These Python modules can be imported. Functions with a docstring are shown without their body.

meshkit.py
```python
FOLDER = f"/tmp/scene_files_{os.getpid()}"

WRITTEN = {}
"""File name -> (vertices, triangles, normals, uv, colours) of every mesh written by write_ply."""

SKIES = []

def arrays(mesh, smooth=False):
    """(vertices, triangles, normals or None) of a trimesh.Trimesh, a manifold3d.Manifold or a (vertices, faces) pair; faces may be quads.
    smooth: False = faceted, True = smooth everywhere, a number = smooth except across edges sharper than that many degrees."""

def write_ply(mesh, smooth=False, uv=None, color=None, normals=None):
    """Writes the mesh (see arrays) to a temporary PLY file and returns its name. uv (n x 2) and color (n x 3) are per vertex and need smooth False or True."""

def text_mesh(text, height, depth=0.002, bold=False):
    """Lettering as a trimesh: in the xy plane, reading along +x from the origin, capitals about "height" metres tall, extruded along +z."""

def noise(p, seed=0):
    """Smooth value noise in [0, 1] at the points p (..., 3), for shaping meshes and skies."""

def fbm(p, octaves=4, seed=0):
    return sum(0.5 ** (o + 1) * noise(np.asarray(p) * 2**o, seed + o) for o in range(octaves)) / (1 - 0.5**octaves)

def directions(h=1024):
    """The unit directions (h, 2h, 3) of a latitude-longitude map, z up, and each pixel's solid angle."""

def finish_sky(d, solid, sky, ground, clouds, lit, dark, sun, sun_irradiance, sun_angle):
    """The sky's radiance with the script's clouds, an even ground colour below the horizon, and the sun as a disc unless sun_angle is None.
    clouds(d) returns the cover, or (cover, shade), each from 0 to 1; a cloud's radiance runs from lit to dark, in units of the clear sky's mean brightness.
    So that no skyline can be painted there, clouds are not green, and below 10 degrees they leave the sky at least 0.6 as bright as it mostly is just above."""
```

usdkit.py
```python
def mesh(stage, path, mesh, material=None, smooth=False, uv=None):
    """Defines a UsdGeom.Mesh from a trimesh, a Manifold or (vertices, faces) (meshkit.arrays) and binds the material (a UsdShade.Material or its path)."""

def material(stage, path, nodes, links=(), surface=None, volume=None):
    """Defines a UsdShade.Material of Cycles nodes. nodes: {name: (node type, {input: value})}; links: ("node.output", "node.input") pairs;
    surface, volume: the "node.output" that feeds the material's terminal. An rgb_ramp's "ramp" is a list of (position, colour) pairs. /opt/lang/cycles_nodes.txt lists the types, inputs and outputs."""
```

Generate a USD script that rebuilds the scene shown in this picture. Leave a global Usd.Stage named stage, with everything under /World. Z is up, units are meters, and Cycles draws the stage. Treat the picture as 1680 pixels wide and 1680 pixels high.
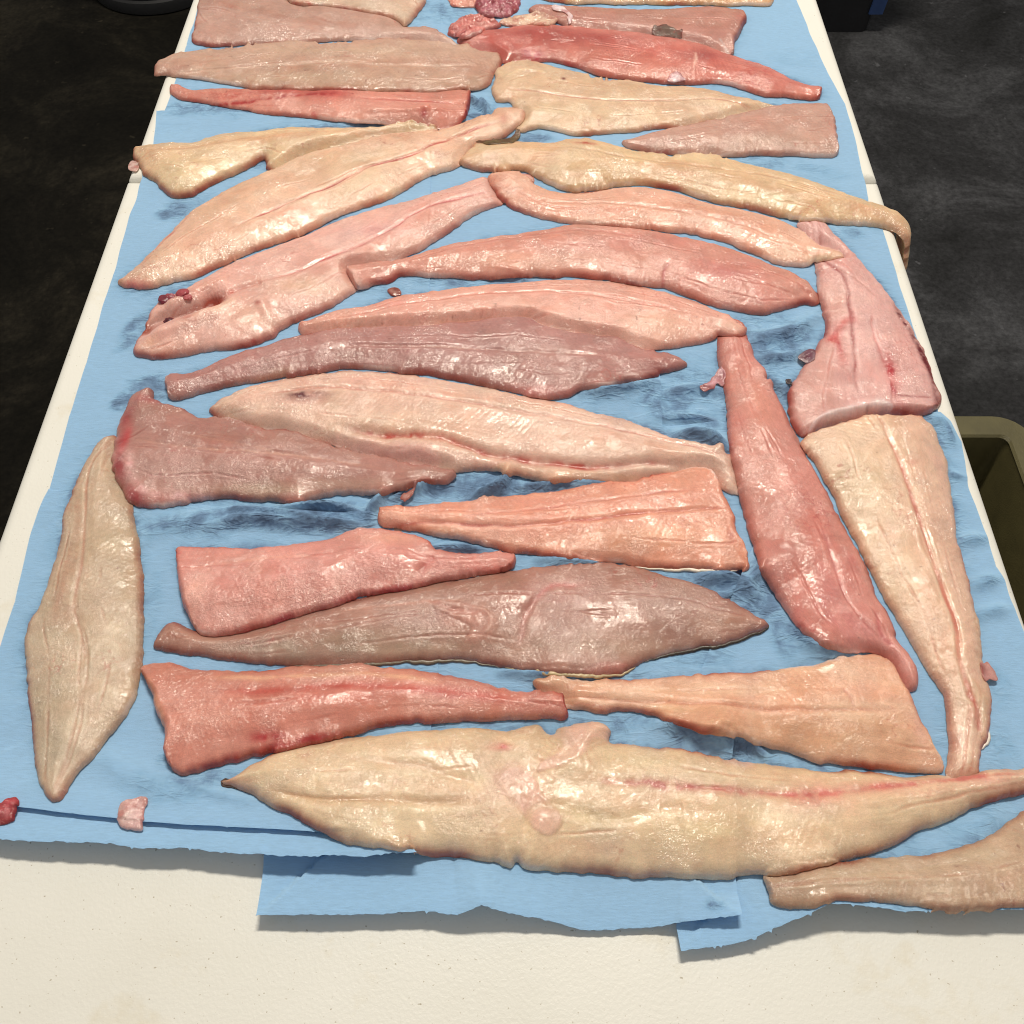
import math, numpy as np, trimesh, shapely, usdkit, meshkit
from shapely.geometry import Polygon
from scipy.spatial import Delaunay, cKDTree
from scipy.ndimage import gaussian_filter, maximum_filter, map_coordinates, distance_transform_edt
from pxr import Usd, UsdGeom, UsdLux, UsdShade, Gf, Sdf, Vt

# ------------------------------------------------------------------ stage, camera, light
stage = Usd.Stage.CreateInMemory()
UsdGeom.SetStageUpAxis(stage, UsdGeom.Tokens.z)
UsdGeom.SetStageMetersPerUnit(stage, 1.0)
stage.SetDefaultPrim(UsdGeom.Xform.Define(stage, '/World').GetPrim())
UsdGeom.Scope.Define(stage, '/World/Looks')
TZ = 0.74                                   # table top
FPX, PITCH, YAW, CH = 1600.0, math.radians(55.42), 0.00213, 0.619
CAM = np.array([0.0, 0.0, TZ + CH])
cam = UsdGeom.Camera.Define(stage, '/World/camera')
cam.CreateHorizontalApertureAttr(36.0); cam.CreateVerticalApertureAttr(36.0)
cam.CreateFocalLengthAttr(36.0 * FPX / 1680.0)
cam.CreateClippingRangeAttr((0.02, 100.0))
cam.CreateExposureAttr(0.0)
cam.AddTranslateOp().Set(Gf.Vec3d(*CAM))
cam.AddRotateZOp().Set(math.degrees(YAW))
cam.AddRotateXOp().Set(90.0 - math.degrees(PITCH))

lamp = UsdLux.RectLight.Define(stage, '/World/ceiling_lamp_light')
lamp.CreateWidthAttr(0.75); lamp.CreateHeightAttr(0.22)
lamp.CreateIntensityAttr(25.5); lamp.CreateNormalizeAttr(True)
lamp.CreateColorAttr(Gf.Vec3f(1.0, 0.93, 0.80))
lamp.AddTranslateOp().Set(Gf.Vec3d(0.12, 1.6, TZ + 2.6))
lamp.AddRotateXOp().Set(-20.0)
dome = UsdLux.DomeLight.Define(stage, '/World/room_ambient')
dome.CreateIntensityAttr(0.11); dome.CreateColorAttr(Gf.Vec3f(1.0, 0.97, 0.93))

# ------------------------------------------------------------------ pixel <-> place
_fg = np.array([-math.sin(YAW), math.cos(YAW), 0.0]); _r = np.array([math.cos(YAW), math.sin(YAW), 0.0])
_F = math.cos(PITCH) * _fg - math.sin(PITCH) * np.array([0, 0, 1.0])
_U = math.sin(PITCH) * _fg + math.cos(PITCH) * np.array([0, 0, 1.0])
def W(px, z=0.0):
    """points of the table plane (raised by z metres) seen at these picture positions"""
    px = np.atleast_2d(np.asarray(px, float))[:, :2]
    d = _F + ((px[:, 0:1] - 840) / FPX) * _r - ((px[:, 1:2] - 840) / FPX) * _U
    t = (TZ + np.asarray(z, float) - CAM[2]) / d[:, 2]
    return CAM[:2] + d[:, :2] * t[:, None]
def lin(c):
    c = np.asarray(c, float) / 255.0
    return np.where(c <= 0.04045, c / 12.92, ((c + 0.055) / 1.055) ** 2.4)
ILL = np.array([1.06, 0.98, 0.83])
def alb(c, k=1.0):
    return np.clip(lin(c) * k / ILL, 0.004, 0.9)
def nz(p, scale, seed=0):
    p = np.asarray(p, float)
    q = np.zeros((len(p), 3)); q[:, :p.shape[1]] = p * np.asarray(scale, float); q[:, 2] += 0.37 + seed * 1.7
    return meshkit.noise(q, seed)
def fb(p, scale, seed=0, octv=3):
    return sum(0.5 ** (o + 1) * nz(p, np.asarray(scale, float) * 2 ** o, seed + 7 * o) for o in range(octv)) / (1 - 0.5 ** octv) - 0.5

# ------------------------------------------------------------------ materials
def mat(name, nodes, links, surface='p.BSDF'):
    return usdkit.material(stage, '/World/Looks/' + name, nodes, links, surface=surface)

def flesh_material(name, rough=0.30, coat=0.62, bump=0.00050, sss=0.22, cbump=0.0021):
    n = {
        'at': ('attribute', {'attribute': 'flesh_colour'}), 'tc': ('texture_coordinate', {}), 'geo': ('geometry', {}),
        'm_fib': ('mapping', {'scale': (150, 520, 1)}), 'fib': ('noise_texture', {'scale': 1.0, 'detail': 4.0, 'roughness': 0.62, 'distortion': 1.6}),
        'm_myo': ('mapping', {'scale': (330, 110, 1)}), 'myo': ('noise_texture', {'scale': 1.0, 'detail': 3.0, 'roughness': 0.6, 'distortion': 1.8}),
        'iso': ('noise_texture', {'scale': 215.0, 'detail': 3.0, 'roughness': 0.58, 'distortion': 2.0}),
        'grain': ('noise_texture', {'scale': 1250.0, 'detail': 3.0, 'roughness': 0.7}),
        'big': ('noise_texture', {'scale': 46.0, 'detail': 6.0, 'roughness': 0.66, 'distortion': 0.5}),
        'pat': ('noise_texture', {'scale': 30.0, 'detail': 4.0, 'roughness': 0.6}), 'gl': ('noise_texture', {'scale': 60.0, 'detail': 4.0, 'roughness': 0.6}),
        'h1': ('mix_float', {'fac': 0.4}), 'h2': ('mix_float', {'fac': 0.55}), 'h3': ('mix_float', {'fac': 0.16}),
        'bumpn': ('bump', {'strength': 1.0, 'distance': bump}),
        'hc': ('mix_float', {'fac': 0.5}), 'pm': ('map_range', {'from_min': 0.42, 'from_max': 0.58, 'to_min': 0.15, 'to_max': 1.0, 'clamp': True}), 'hm': ('math', {'math_type': 'multiply'}), 'th': ('map_range', {'from_min': 0.57, 'from_max': 0.68, 'to_min': 0.0, 'to_max': 0.42, 'clamp': True}), 'tm': ('math', {'math_type': 'multiply'}), 'glint_thread': ('mix_color', {'blend_type': 'mix', 'b': (0.86, 0.70, 0.60)}), 'pm2': ('map_range', {'from_min': 0.46, 'from_max': 0.60, 'to_min': 0.45, 'to_max': 1.0, 'clamp': True}), 'hb': ('math', {'math_type': 'multiply'}), 'bumpc': ('bump', {'strength': 1.0, 'distance': cbump}),  # pale threads mixed into the colour: part fascia, part painted glints
        'cr': ('map_range', {'from_min': 0.3, 'from_max': 0.7, 'to_min': 0.91, 'to_max': 1.07}),
        'cr2': ('map_range', {'from_min': 0.3, 'from_max': 0.7, 'to_min': 0.84, 'to_max': 1.13}),
        'cr3': ('map_range', {'from_min': 0.3, 'from_max': 0.7, 'to_min': 0.88, 'to_max': 1.10}),
        'cm': ('math', {'math_type': 'multiply'}), 'cm2': ('math', {'math_type': 'multiply'}),
        'col': ('mix_color', {'blend_type': 'multiply', 'fac': 1.0, 'use_clamp': False}),
        'ro': ('map_range', {'from_min': 0.38, 'from_max': 0.62, 'to_min': rough + 0.04, 'to_max': rough + 0.26}),
        'cw': ('map_range', {'from_min': 0.44, 'from_max': 0.60, 'to_min': 0.025, 'to_max': coat * 0.17, 'clamp': True}),
        'fw': ('map_range', {'from_min': 0.40, 'from_max': 0.60, 'to_min': 0.10, 'to_max': 0.55}),
        'p': ('principled_bsdf', {'subsurface_weight': sss, 'subsurface_radius': (1.0, 0.42, 0.25), 'subsurface_scale': 0.0022, 'subsurface_method': 'random_walk',
                                  'specular_ior_level': 0.22}),
        'wet': ('glossy_bsdf', {'color': (1.0, 0.97, 0.93), 'distribution': 'ggx', 'roughness': 0.13}), 'fin': ('mix_closure', {}),
    }
    l = [('tc.UV', 'm_fib.vector'), ('m_fib.vector', 'fib.vector'), ('tc.UV', 'm_myo.vector'), ('m_myo.vector', 'myo.vector'),
         ('geo.position', 'iso.vector'), ('geo.position', 'big.vector'), ('geo.position', 'pat.vector'), ('geo.position', 'grain.vector'), ('geo.position', 'gl.vector'),
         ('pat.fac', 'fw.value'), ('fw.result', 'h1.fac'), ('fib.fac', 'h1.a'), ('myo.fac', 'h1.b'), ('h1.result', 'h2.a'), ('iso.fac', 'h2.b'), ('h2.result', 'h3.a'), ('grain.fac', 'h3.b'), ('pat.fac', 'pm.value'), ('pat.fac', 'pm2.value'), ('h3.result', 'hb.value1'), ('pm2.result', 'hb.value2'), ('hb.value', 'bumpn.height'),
         ('bumpn.normal', 'p.normal'), ('h1.result', 'hc.a'), ('iso.fac', 'hc.b'), ('hc.result', 'hm.value1'), ('pm.result', 'hm.value2'), ('hm.value', 'bumpc.height'), ('bumpc.normal', 'wet.normal'),
         ('fib.fac', 'cr.value'), ('big.fac', 'cr2.value'), ('grain.fac', 'cr3.value'), ('cr.result', 'cm.value1'), ('cr2.result', 'cm.value2'), ('cm.value', 'cm2.value1'), ('cr3.result', 'cm2.value2'),
         ('at.color', 'col.a'), ('cm2.value', 'col.b'), ('hc.result', 'th.value'), ('th.result', 'tm.value1'), ('pm.result', 'tm.value2'), ('tm.value', 'glint_thread.fac'), ('col.result', 'glint_thread.a'), ('glint_thread.result', 'p.base_color'), ('gl.fac', 'ro.value'), ('ro.result', 'p.roughness'), ('pat.fac', 'cw.value'), ('cw.result', 'fin.fac'), ('p.BSDF', 'fin.closure1'), ('wet.BSDF', 'fin.closure2')]
    return mat(name, n, l, 'fin.closure')
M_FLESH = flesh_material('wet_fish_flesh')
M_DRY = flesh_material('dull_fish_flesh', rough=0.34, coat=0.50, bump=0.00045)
M_SKIN = mat('fish_skin_membrane', {'at': ('attribute', {'attribute': 'flesh_colour'}), 'geo': ('geometry', {}), 'n': ('noise_texture', {'scale': 300.0, 'detail': 3.0}),
    'b': ('bump', {'distance': 0.0006}), 'p': ('principled_bsdf', {'roughness': 0.42, 'coat_weight': 0.12, 'coat_roughness': 0.15, 'subsurface_weight': 0.15, 'subsurface_scale': 0.002})},
    [('at.color', 'p.base_color'), ('geo.position', 'n.vector'), ('n.fac', 'b.height'), ('b.normal', 'p.normal')])

M_TOWEL = mat('blue_paper_towel', {
    'at': ('attribute', {'attribute': 'wetness'}), 'geo': ('geometry', {}),
    'm': ('mapping', {'scale': (150, 950, 150)}), 'crepe': ('noise_texture', {'scale': 1.0, 'detail': 3.0, 'roughness': 0.6, 'distortion': 0.5}),
    'fine': ('noise_texture', {'scale': 1500.0, 'detail': 2.0}), 'blot': ('noise_texture', {'scale': 55.0, 'detail': 7.0, 'roughness': 0.68, 'distortion': 0.4}),
    'h': ('mix_float', {'fac': 0.5}), 'b': ('bump', {'strength': 1.0, 'distance': 1.0}), 'hs': ('math', {'math_type': 'multiply', 'value2': 0.0005}), 'wm': ('mapping', {'scale': (38, 95, 60)}), 'wr': ('noise_texture', {'scale': 1.0, 'detail': 3.0, 'roughness': 0.55, 'distortion': 0.5}), 'w1': ('math', {'math_type': 'subtract', 'value2': 0.5}), 'w2': ('math', {'math_type': 'absolute'}), 'w3': ('map_range', {'from_min': 0.0, 'from_max': 0.10, 'to_min': 0.0008, 'to_max': 0.0, 'clamp': True}), 'wa': ('map_range', {'from_min': 0.02, 'from_max': 0.35, 'to_min': 0.12, 'to_max': 1.0, 'clamp': True}), 'w4': ('math', {'math_type': 'multiply'}), 'hsum': ('math', {'math_type': 'add'}),
    'bmix': ('mix_float', {'fac': 0.22}), 'bl': ('map_range', {'from_min': 0.3, 'from_max': 0.7, 'to_min': -0.55, 'to_max': 0.55}), 'add': ('math', {'math_type': 'add'}), 'mul': ('math', {'math_type': 'multiply'}),
    'amp': ('map_range', {'from_min': 0.0, 'from_max': 0.35, 'to_min': 0.0, 'to_max': 1.0, 'clamp': True}),
    'ramp': ('rgb_ramp', {'ramp': [(0.0, tuple(alb((184, 214, 224)))), (0.25, tuple(alb((171, 205, 217)))), (0.6, tuple(alb((140, 168, 188)))), (1.0, tuple(alb((108, 129, 150))))]}),
    'cr': ('map_range', {'from_min': 0.3, 'from_max': 0.7, 'to_min': 0.94, 'to_max': 1.05}), 'col': ('mix_color', {'blend_type': 'multiply', 'fac': 1.0, 'use_clamp': False}),
    'ro': ('map_range', {'from_min': 0.3, 'from_max': 1.0, 'to_min': 0.95, 'to_max': 0.55, 'clamp': True}),
    'p': ('principled_bsdf', {'specular_ior_level': 0.2, 'diffuse_roughness': 0.6}), 'tl': ('translucent_bsdf', {}), 'mx': ('mix_closure', {'fac': 0.30})},
    [('geo.position', 'm.vector'), ('m.vector', 'crepe.vector'), ('geo.position', 'fine.vector'), ('geo.position', 'blot.vector'),
     ('crepe.fac', 'h.a'), ('fine.fac', 'h.b'), ('h.result', 'hs.value1'), ('geo.position', 'wm.vector'), ('wm.vector', 'wr.vector'), ('wr.fac', 'w1.value1'), ('w1.value', 'w2.value1'), ('w2.value', 'w3.value'), ('at.fac', 'wa.value'), ('w3.result', 'w4.value1'), ('wa.result', 'w4.value2'), ('hs.value', 'hsum.value1'), ('w4.value', 'hsum.value2'), ('hsum.value', 'b.height'), ('b.normal', 'p.normal'),
     ('blot.fac', 'bmix.a'), ('crepe.fac', 'bmix.b'), ('bmix.result', 'bl.value'), ('at.fac', 'amp.value'), ('bl.result', 'mul.value1'), ('amp.result', 'mul.value2'), ('at.fac', 'add.value1'), ('mul.value', 'add.value2'),
     ('add.value', 'ramp.fac'), ('ramp.color', 'col.a'), ('crepe.fac', 'cr.value'), ('cr.result', 'col.b'), ('col.result', 'p.base_color'), ('add.value', 'ro.value'), ('ro.result', 'p.roughness'), ('col.result', 'tl.color'), ('p.BSDF', 'mx.closure1'), ('tl.BSDF', 'mx.closure2')], 'mx.closure')

M_TABLE = mat('cream_table_plastic', {
    'geo': ('geometry', {}), 'peb': ('noise_texture', {'scale': 420.0, 'detail': 3.0, 'roughness': 0.6}), 'yl': ('noise_texture', {'scale': 11.0, 'detail': 5.0, 'roughness': 0.7}), 'yr': ('rgb_ramp', {'ramp': [(0.0, (1, 1, 1)), (0.58, (1, 1, 1)), (0.72, (0.93, 0.885, 0.80)), (1.0, (0.9, 0.84, 0.74))]}), 'c2': ('mix_color', {'blend_type': 'multiply', 'fac': 1.0}), 'st': ('noise_texture', {'scale': 7.0, 'detail': 6.0, 'roughness': 0.65}),
    'sp': ('noise_texture', {'scale': 430.0, 'detail': 1.0}), 'sr': ('rgb_ramp', {'ramp': [(0.0, (1, 1, 1)), (0.725, (1, 1, 1)), (0.80, (0.62, 0.57, 0.50)), (1.0, (0.4, 0.36, 0.3))]}),
    'ramp': ('rgb_ramp', {'ramp': [(0.0, (0.66, 0.63, 0.56)), (0.40, (0.735, 0.715, 0.655)), (0.7, (0.77, 0.75, 0.695)), (1.0, (0.76, 0.735, 0.67))]}),
    'col': ('mix_color', {'blend_type': 'multiply', 'fac': 1.0}), 'b': ('bump', {'strength': 0.6, 'distance': 0.0004}),
    'p': ('principled_bsdf', {'roughness': 0.42, 'specular_ior_level': 0.4})},
    [('geo.position', 'peb.vector'), ('geo.position', 'st.vector'), ('geo.position', 'sp.vector'), ('st.fac', 'ramp.fac'), ('sp.fac', 'sr.fac'), ('ramp.color', 'col.a'), ('sr.color', 'col.b'),
     ('geo.position', 'yl.vector'), ('yl.fac', 'yr.fac'), ('col.result', 'c2.a'), ('yr.color', 'c2.b'), ('c2.result', 'p.base_color'), ('peb.fac', 'b.height'), ('b.normal', 'p.normal')])

def floor_material(name, dark, mid, light, rough):
    return mat(name, {
        'geo': ('geometry', {}), 'a': ('noise_texture', {'scale': 3.4, 'detail': 12.0, 'roughness': 0.74, 'distortion': 0.5}), 'g': ('noise_texture', {'scale': 90.0, 'detail': 5.0, 'roughness': 0.7}),
        'sp': ('noise_texture', {'scale': 44.0, 'detail': 2.0, 'roughness': 0.5}),
        'r': ('rgb_ramp', {'ramp': [(0.32, dark), (0.5, mid), (0.70, light)]}), 'gr': ('map_range', {'from_min': 0.3, 'from_max': 0.7, 'to_min': 0.6, 'to_max': 1.4}),
        'spr': ('rgb_ramp', {'ramp': [(0.0, (0, 0, 0)), (0.70, (0, 0, 0)), (0.78, light), (1.0, light)]}),
        'col': ('mix_color', {'blend_type': 'multiply', 'fac': 1.0, 'use_clamp': False}), 'c2': ('mix_color', {'blend_type': 'add', 'fac': 0.7}),
        'b': ('bump', {'strength': 0.5, 'distance': 0.003}), 'p': ('principled_bsdf', {'roughness': rough, 'specular_ior_level': 0.12})},
        [('geo.position', 'a.vector'), ('geo.position', 'g.vector'), ('geo.position', 'sp.vector'), ('a.fac', 'r.fac'), ('g.fac', 'gr.value'), ('r.color', 'col.a'), ('gr.result', 'col.b'),
         ('col.result', 'c2.a'), ('sp.fac', 'spr.fac'), ('spr.color', 'c2.b'), ('c2.result', 'p.base_color'), ('g.fac', 'b.height'), ('b.normal', 'p.normal')])
M_FLOOR = floor_material('dark_concrete', (0.012, 0.012, 0.012), (0.031, 0.031, 0.033), (0.085, 0.086, 0.092), 0.8)
M_FLOOR_SHADE = floor_material('shaded_floor_dark', (0.0025, 0.0022, 0.0015), (0.0075, 0.0065, 0.0045), (0.026, 0.022, 0.015), 0.95)  # darker floor colour that paints in the shade on the left

def plastic(name, col, rough, spread=0.25):
    return mat(name, {'geo': ('geometry', {}), 'n': ('noise_texture', {'scale': 14.0, 'detail': 6.0, 'roughness': 0.65}), 'f': ('noise_texture', {'scale': 500.0, 'detail': 2.0}),
        'cr': ('map_range', {'from_min': 0.3, 'from_max': 0.7, 'to_min': 1 - spread, 'to_max': 1 + spread}), 'c': ('mix_color', {'blend_type': 'multiply', 'fac': 1.0, 'a': col}),
        'b': ('bump', {'distance': 0.0004}), 'p': ('principled_bsdf', {'roughness': rough})},
        [('geo.position', 'n.vector'), ('geo.position', 'f.vector'), ('n.fac', 'cr.value'), ('cr.result', 'c.b'), ('c.result', 'p.base_color'), ('f.fac', 'b.height'), ('b.normal', 'p.normal')])
M_OLIVE = plastic('olive_tub_plastic', (0.105, 0.090, 0.036), 0.5)
M_BLACK = plastic('black_plastic', (0.010, 0.010, 0.012), 0.5)
M_BLUE = plastic('blue_tub_plastic', (0.030, 0.062, 0.17), 0.45)
M_RUBBER = plastic('black_rubber', (0.012, 0.012, 0.013), 0.6)
M_STEEL = plastic('grey_painted_steel', (0.22, 0.22, 0.23), 0.4)

# ------------------------------------------------------------------ prim helpers
_used = {}
def new_path(name, parent='/World'):
    k = parent + '/' + name
    n = _used.get(k, 0); _used[k] = n + 1
    return k if n == 0 else f'{k}_{n:03d}'
def tag(prim, label=None, category=None, group=None, kind=None):
    for k, v in (('label', label), ('category', category), ('group', group), ('kind', kind)):
        if v: prim.SetCustomDataByKey(k, v)
    return prim
def put(path, v, f, material, colour=None, uv=None, scalar=None, smooth=True):
    v, f = np.asarray(v, np.float32), np.asarray(f, np.int32)
    if not smooth or isinstance(smooth, (int, float)) and smooth is not True:
        return usdkit.mesh(stage, path, (v, f), material, smooth=smooth).GetPrim()
    m = UsdGeom.Mesh.Define(stage, path)
    m.CreatePointsAttr(Vt.Vec3fArray.FromNumpy(v)); m.CreateFaceVertexCountsAttr(Vt.IntArray.FromNumpy(np.full(len(f), 3, np.int32)))
    m.CreateFaceVertexIndicesAttr(Vt.IntArray.FromNumpy(f.ravel())); m.CreateSubdivisionSchemeAttr('none')
    fn = np.cross(v[f[:, 1]] - v[f[:, 0]], v[f[:, 2]] - v[f[:, 0]]).astype(float)
    n = np.stack([sum(np.bincount(f[:, k], fn[:, c], len(v)) for k in range(3)) for c in range(3)], 1)
    n /= np.maximum(np.linalg.norm(n, axis=1, keepdims=True), 1e-12)
    m.CreateNormalsAttr(Vt.Vec3fArray.FromNumpy(n.astype(np.float32))); m.SetNormalsInterpolation('vertex')
    pv = UsdGeom.PrimvarsAPI(m)
    if colour is not None: pv.CreatePrimvar('flesh_colour', Sdf.ValueTypeNames.Color3fArray, 'vertex').Set(Vt.Vec3fArray.FromNumpy(np.asarray(colour, np.float32)))
    if uv is not None: pv.CreatePrimvar('st', Sdf.ValueTypeNames.TexCoord2fArray, 'vertex').Set(Vt.Vec2fArray.FromNumpy(np.asarray(uv, np.float32)))
    if scalar is not None: pv.CreatePrimvar('wetness', Sdf.ValueTypeNames.FloatArray, 'vertex').Set(Vt.FloatArray.FromNumpy(np.asarray(scalar, np.float32)))
    UsdShade.MaterialBindingAPI.Apply(m.GetPrim()).Bind(material)
    return m.GetPrim()
def xform(name, loc=(0, 0, 0)):
    x = UsdGeom.Xform.Define(stage, new_path(name)); x.AddTranslateOp().Set(Gf.Vec3d(*map(float, loc)))
    return x.GetPrim()

def curve(pts, step, closed=False):
    """even samples of a smooth (centripetal) curve through pts; extra columns are carried along"""
    P = np.asarray(pts, float); n = len(P)
    if n == 2 and not closed:
        k = max(2, int(np.linalg.norm((P[1] - P[0])[:2]) / step)); t = np.linspace(0, 1, k)[:, None]
        return P[0] * (1 - t) + P[1] * t
    Q = np.vstack([P[-1], P, P[0], P[1]]) if closed else np.vstack([2 * P[0] - P[1], P, 2 * P[-1] - P[-2]])
    out = []
    for i in range(1, len(Q) - 2):
        p0, p1, p2, p3 = Q[i - 1:i + 3]
        d = [max(np.linalg.norm((b - a)[:2]) ** 0.5, 1e-6) for a, b in ((p0, p1), (p1, p2), (p2, p3))]
        t0, t1 = 0, d[0]; t2 = t1 + d[1]; t3 = t2 + d[2]
        t = np.linspace(t1, t2, 14, endpoint=False)[:, None]
        A1 = (t1 - t) / (t1 - t0) * p0 + (t - t0) / (t1 - t0) * p1; A2 = (t2 - t) / (t2 - t1) * p1 + (t - t1) / (t2 - t1) * p2; A3 = (t3 - t) / (t3 - t2) * p2 + (t - t2) / (t3 - t2) * p3
        B1 = (t2 - t) / (t2 - t0) * A1 + (t - t0) / (t2 - t0) * A2; B2 = (t3 - t) / (t3 - t1) * A2 + (t - t1) / (t3 - t1) * A3
        out.append((t2 - t) / (t2 - t1) * B1 + (t - t1) / (t2 - t1) * B2)
    out = np.vstack(out + [P[:1] if closed else P[-1:]])
    s = np.r_[0, np.cumsum(np.linalg.norm(np.diff(out[:, :2], axis=0), axis=1))]
    k = max(4, int(round(s[-1] / step)))
    at = np.linspace(0, s[-1], k, endpoint=not closed)
    return np.stack([np.interp(at, s, c) for c in out.T], 1)

def inside_points(poly, spacing, seed):
    x0, y0, x1, y1 = poly.bounds
    ys = np.arange(y0, y1, spacing * 0.866); xs = np.arange(x0, x1, spacing)
    gx, gy = np.meshgrid(xs, ys); gx[1::2] += spacing / 2
    rng = np.random.default_rng(seed)
    p = np.stack([gx.ravel(), gy.ravel()], 1) + rng.uniform(-0.18, 0.18, (gx.size, 2)) * spacing
    return p[shapely.contains_xy(poly, p[:, 0], p[:, 1])]
def fill(poly, ring, spacing, seed):
    """triangulates the polygon: ring first, then inner points"""
    p = inside_points(poly, spacing, seed)
    d, _ = cKDTree(ring).query(p)
    p = np.vstack([ring, p[d > spacing * 0.62]])
    t = Delaunay(p).simplices
    c = p[t].mean(1)
    t = t[shapely.contains_xy(poly, c[:, 0], c[:, 1])]
    a = p[t]; area = (a[:, 1, 0] - a[:, 0, 0]) * (a[:, 2, 1] - a[:, 0, 1]) - (a[:, 1, 1] - a[:, 0, 1]) * (a[:, 2, 0] - a[:, 0, 0])
    t = t[np.abs(area) > 1e-11]; area = area[np.abs(area) > 1e-11]
    t[area < 0] = t[area < 0][:, ::-1]
    return p, t
def tidy(ring):
    poly = Polygon(ring)
    if not poly.is_valid:
        poly = poly.buffer(0)
        if poly.geom_type != 'Polygon': poly = max(poly.geoms, key=lambda g: g.area)
        r = np.array(poly.exterior.coords)[:-1]
        r = curve(np.vstack([r, r[:1]]), 0.0012)[:-1] if len(r) > 3 else r
        poly = Polygon(r).buffer(0)
        if poly.geom_type != 'Polygon': poly = max(poly.geoms, key=lambda g: g.area)
        ring = np.array(poly.exterior.coords)[:-1]
    if not Polygon(ring).exterior.is_ccw: ring = ring[::-1]
    return Polygon(ring), np.asarray(ring)

# support heights over the table (metres), 1.25 mm cells
GX0, GY0, GS = -0.60, -0.16, 0.00125
GN = (int(1.55 / GS), int(1.20 / GS))
SUP = np.zeros(GN)
def cells(poly, pad=0.02):
    x0, y0, x1, y1 = poly.bounds
    i0, i1 = max(0, int((y0 - pad - GY0) / GS)), min(GN[0], int((y1 + pad - GY0) / GS) + 1)
    j0, j1 = max(0, int((x0 - pad - GX0) / GS)), min(GN[1], int((x1 + pad - GX0) / GS) + 1)
    gy, gx = np.meshgrid(GY0 + np.arange(i0, i1) * GS, GX0 + np.arange(j0, j1) * GS, indexing='ij')
    return (slice(i0, i1), slice(j0, j1)), shapely.contains_xy(poly, gx, gy)
def look(grid, p, order=1):
    return map_coordinates(grid, [(p[:, 1] - GY0) / GS, (p[:, 0] - GX0) / GS], order=order, mode='nearest')
def drape(poly, reach, sigma, eps):
    """the smoothed height on which something with this outline comes to lie"""
    win, mask = cells(poly)
    s = np.where(mask, SUP[win], -1.0)
    dil = maximum_filter(s, size=max(1, int(2 * reach / GS) | 1))
    ok = dil > -0.5
    num = gaussian_filter(np.where(ok, dil, 0.0), sigma / GS); den = gaussian_filter(ok.astype(float), sigma / GS)
    base = np.where(den > 0.02, num / np.maximum(den, 0.02), 0.0)
    base = np.where(mask, np.maximum(base, SUP[win]), base) + eps
    full = SUP.copy(); full[win] = base
    return full, win, mask

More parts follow.
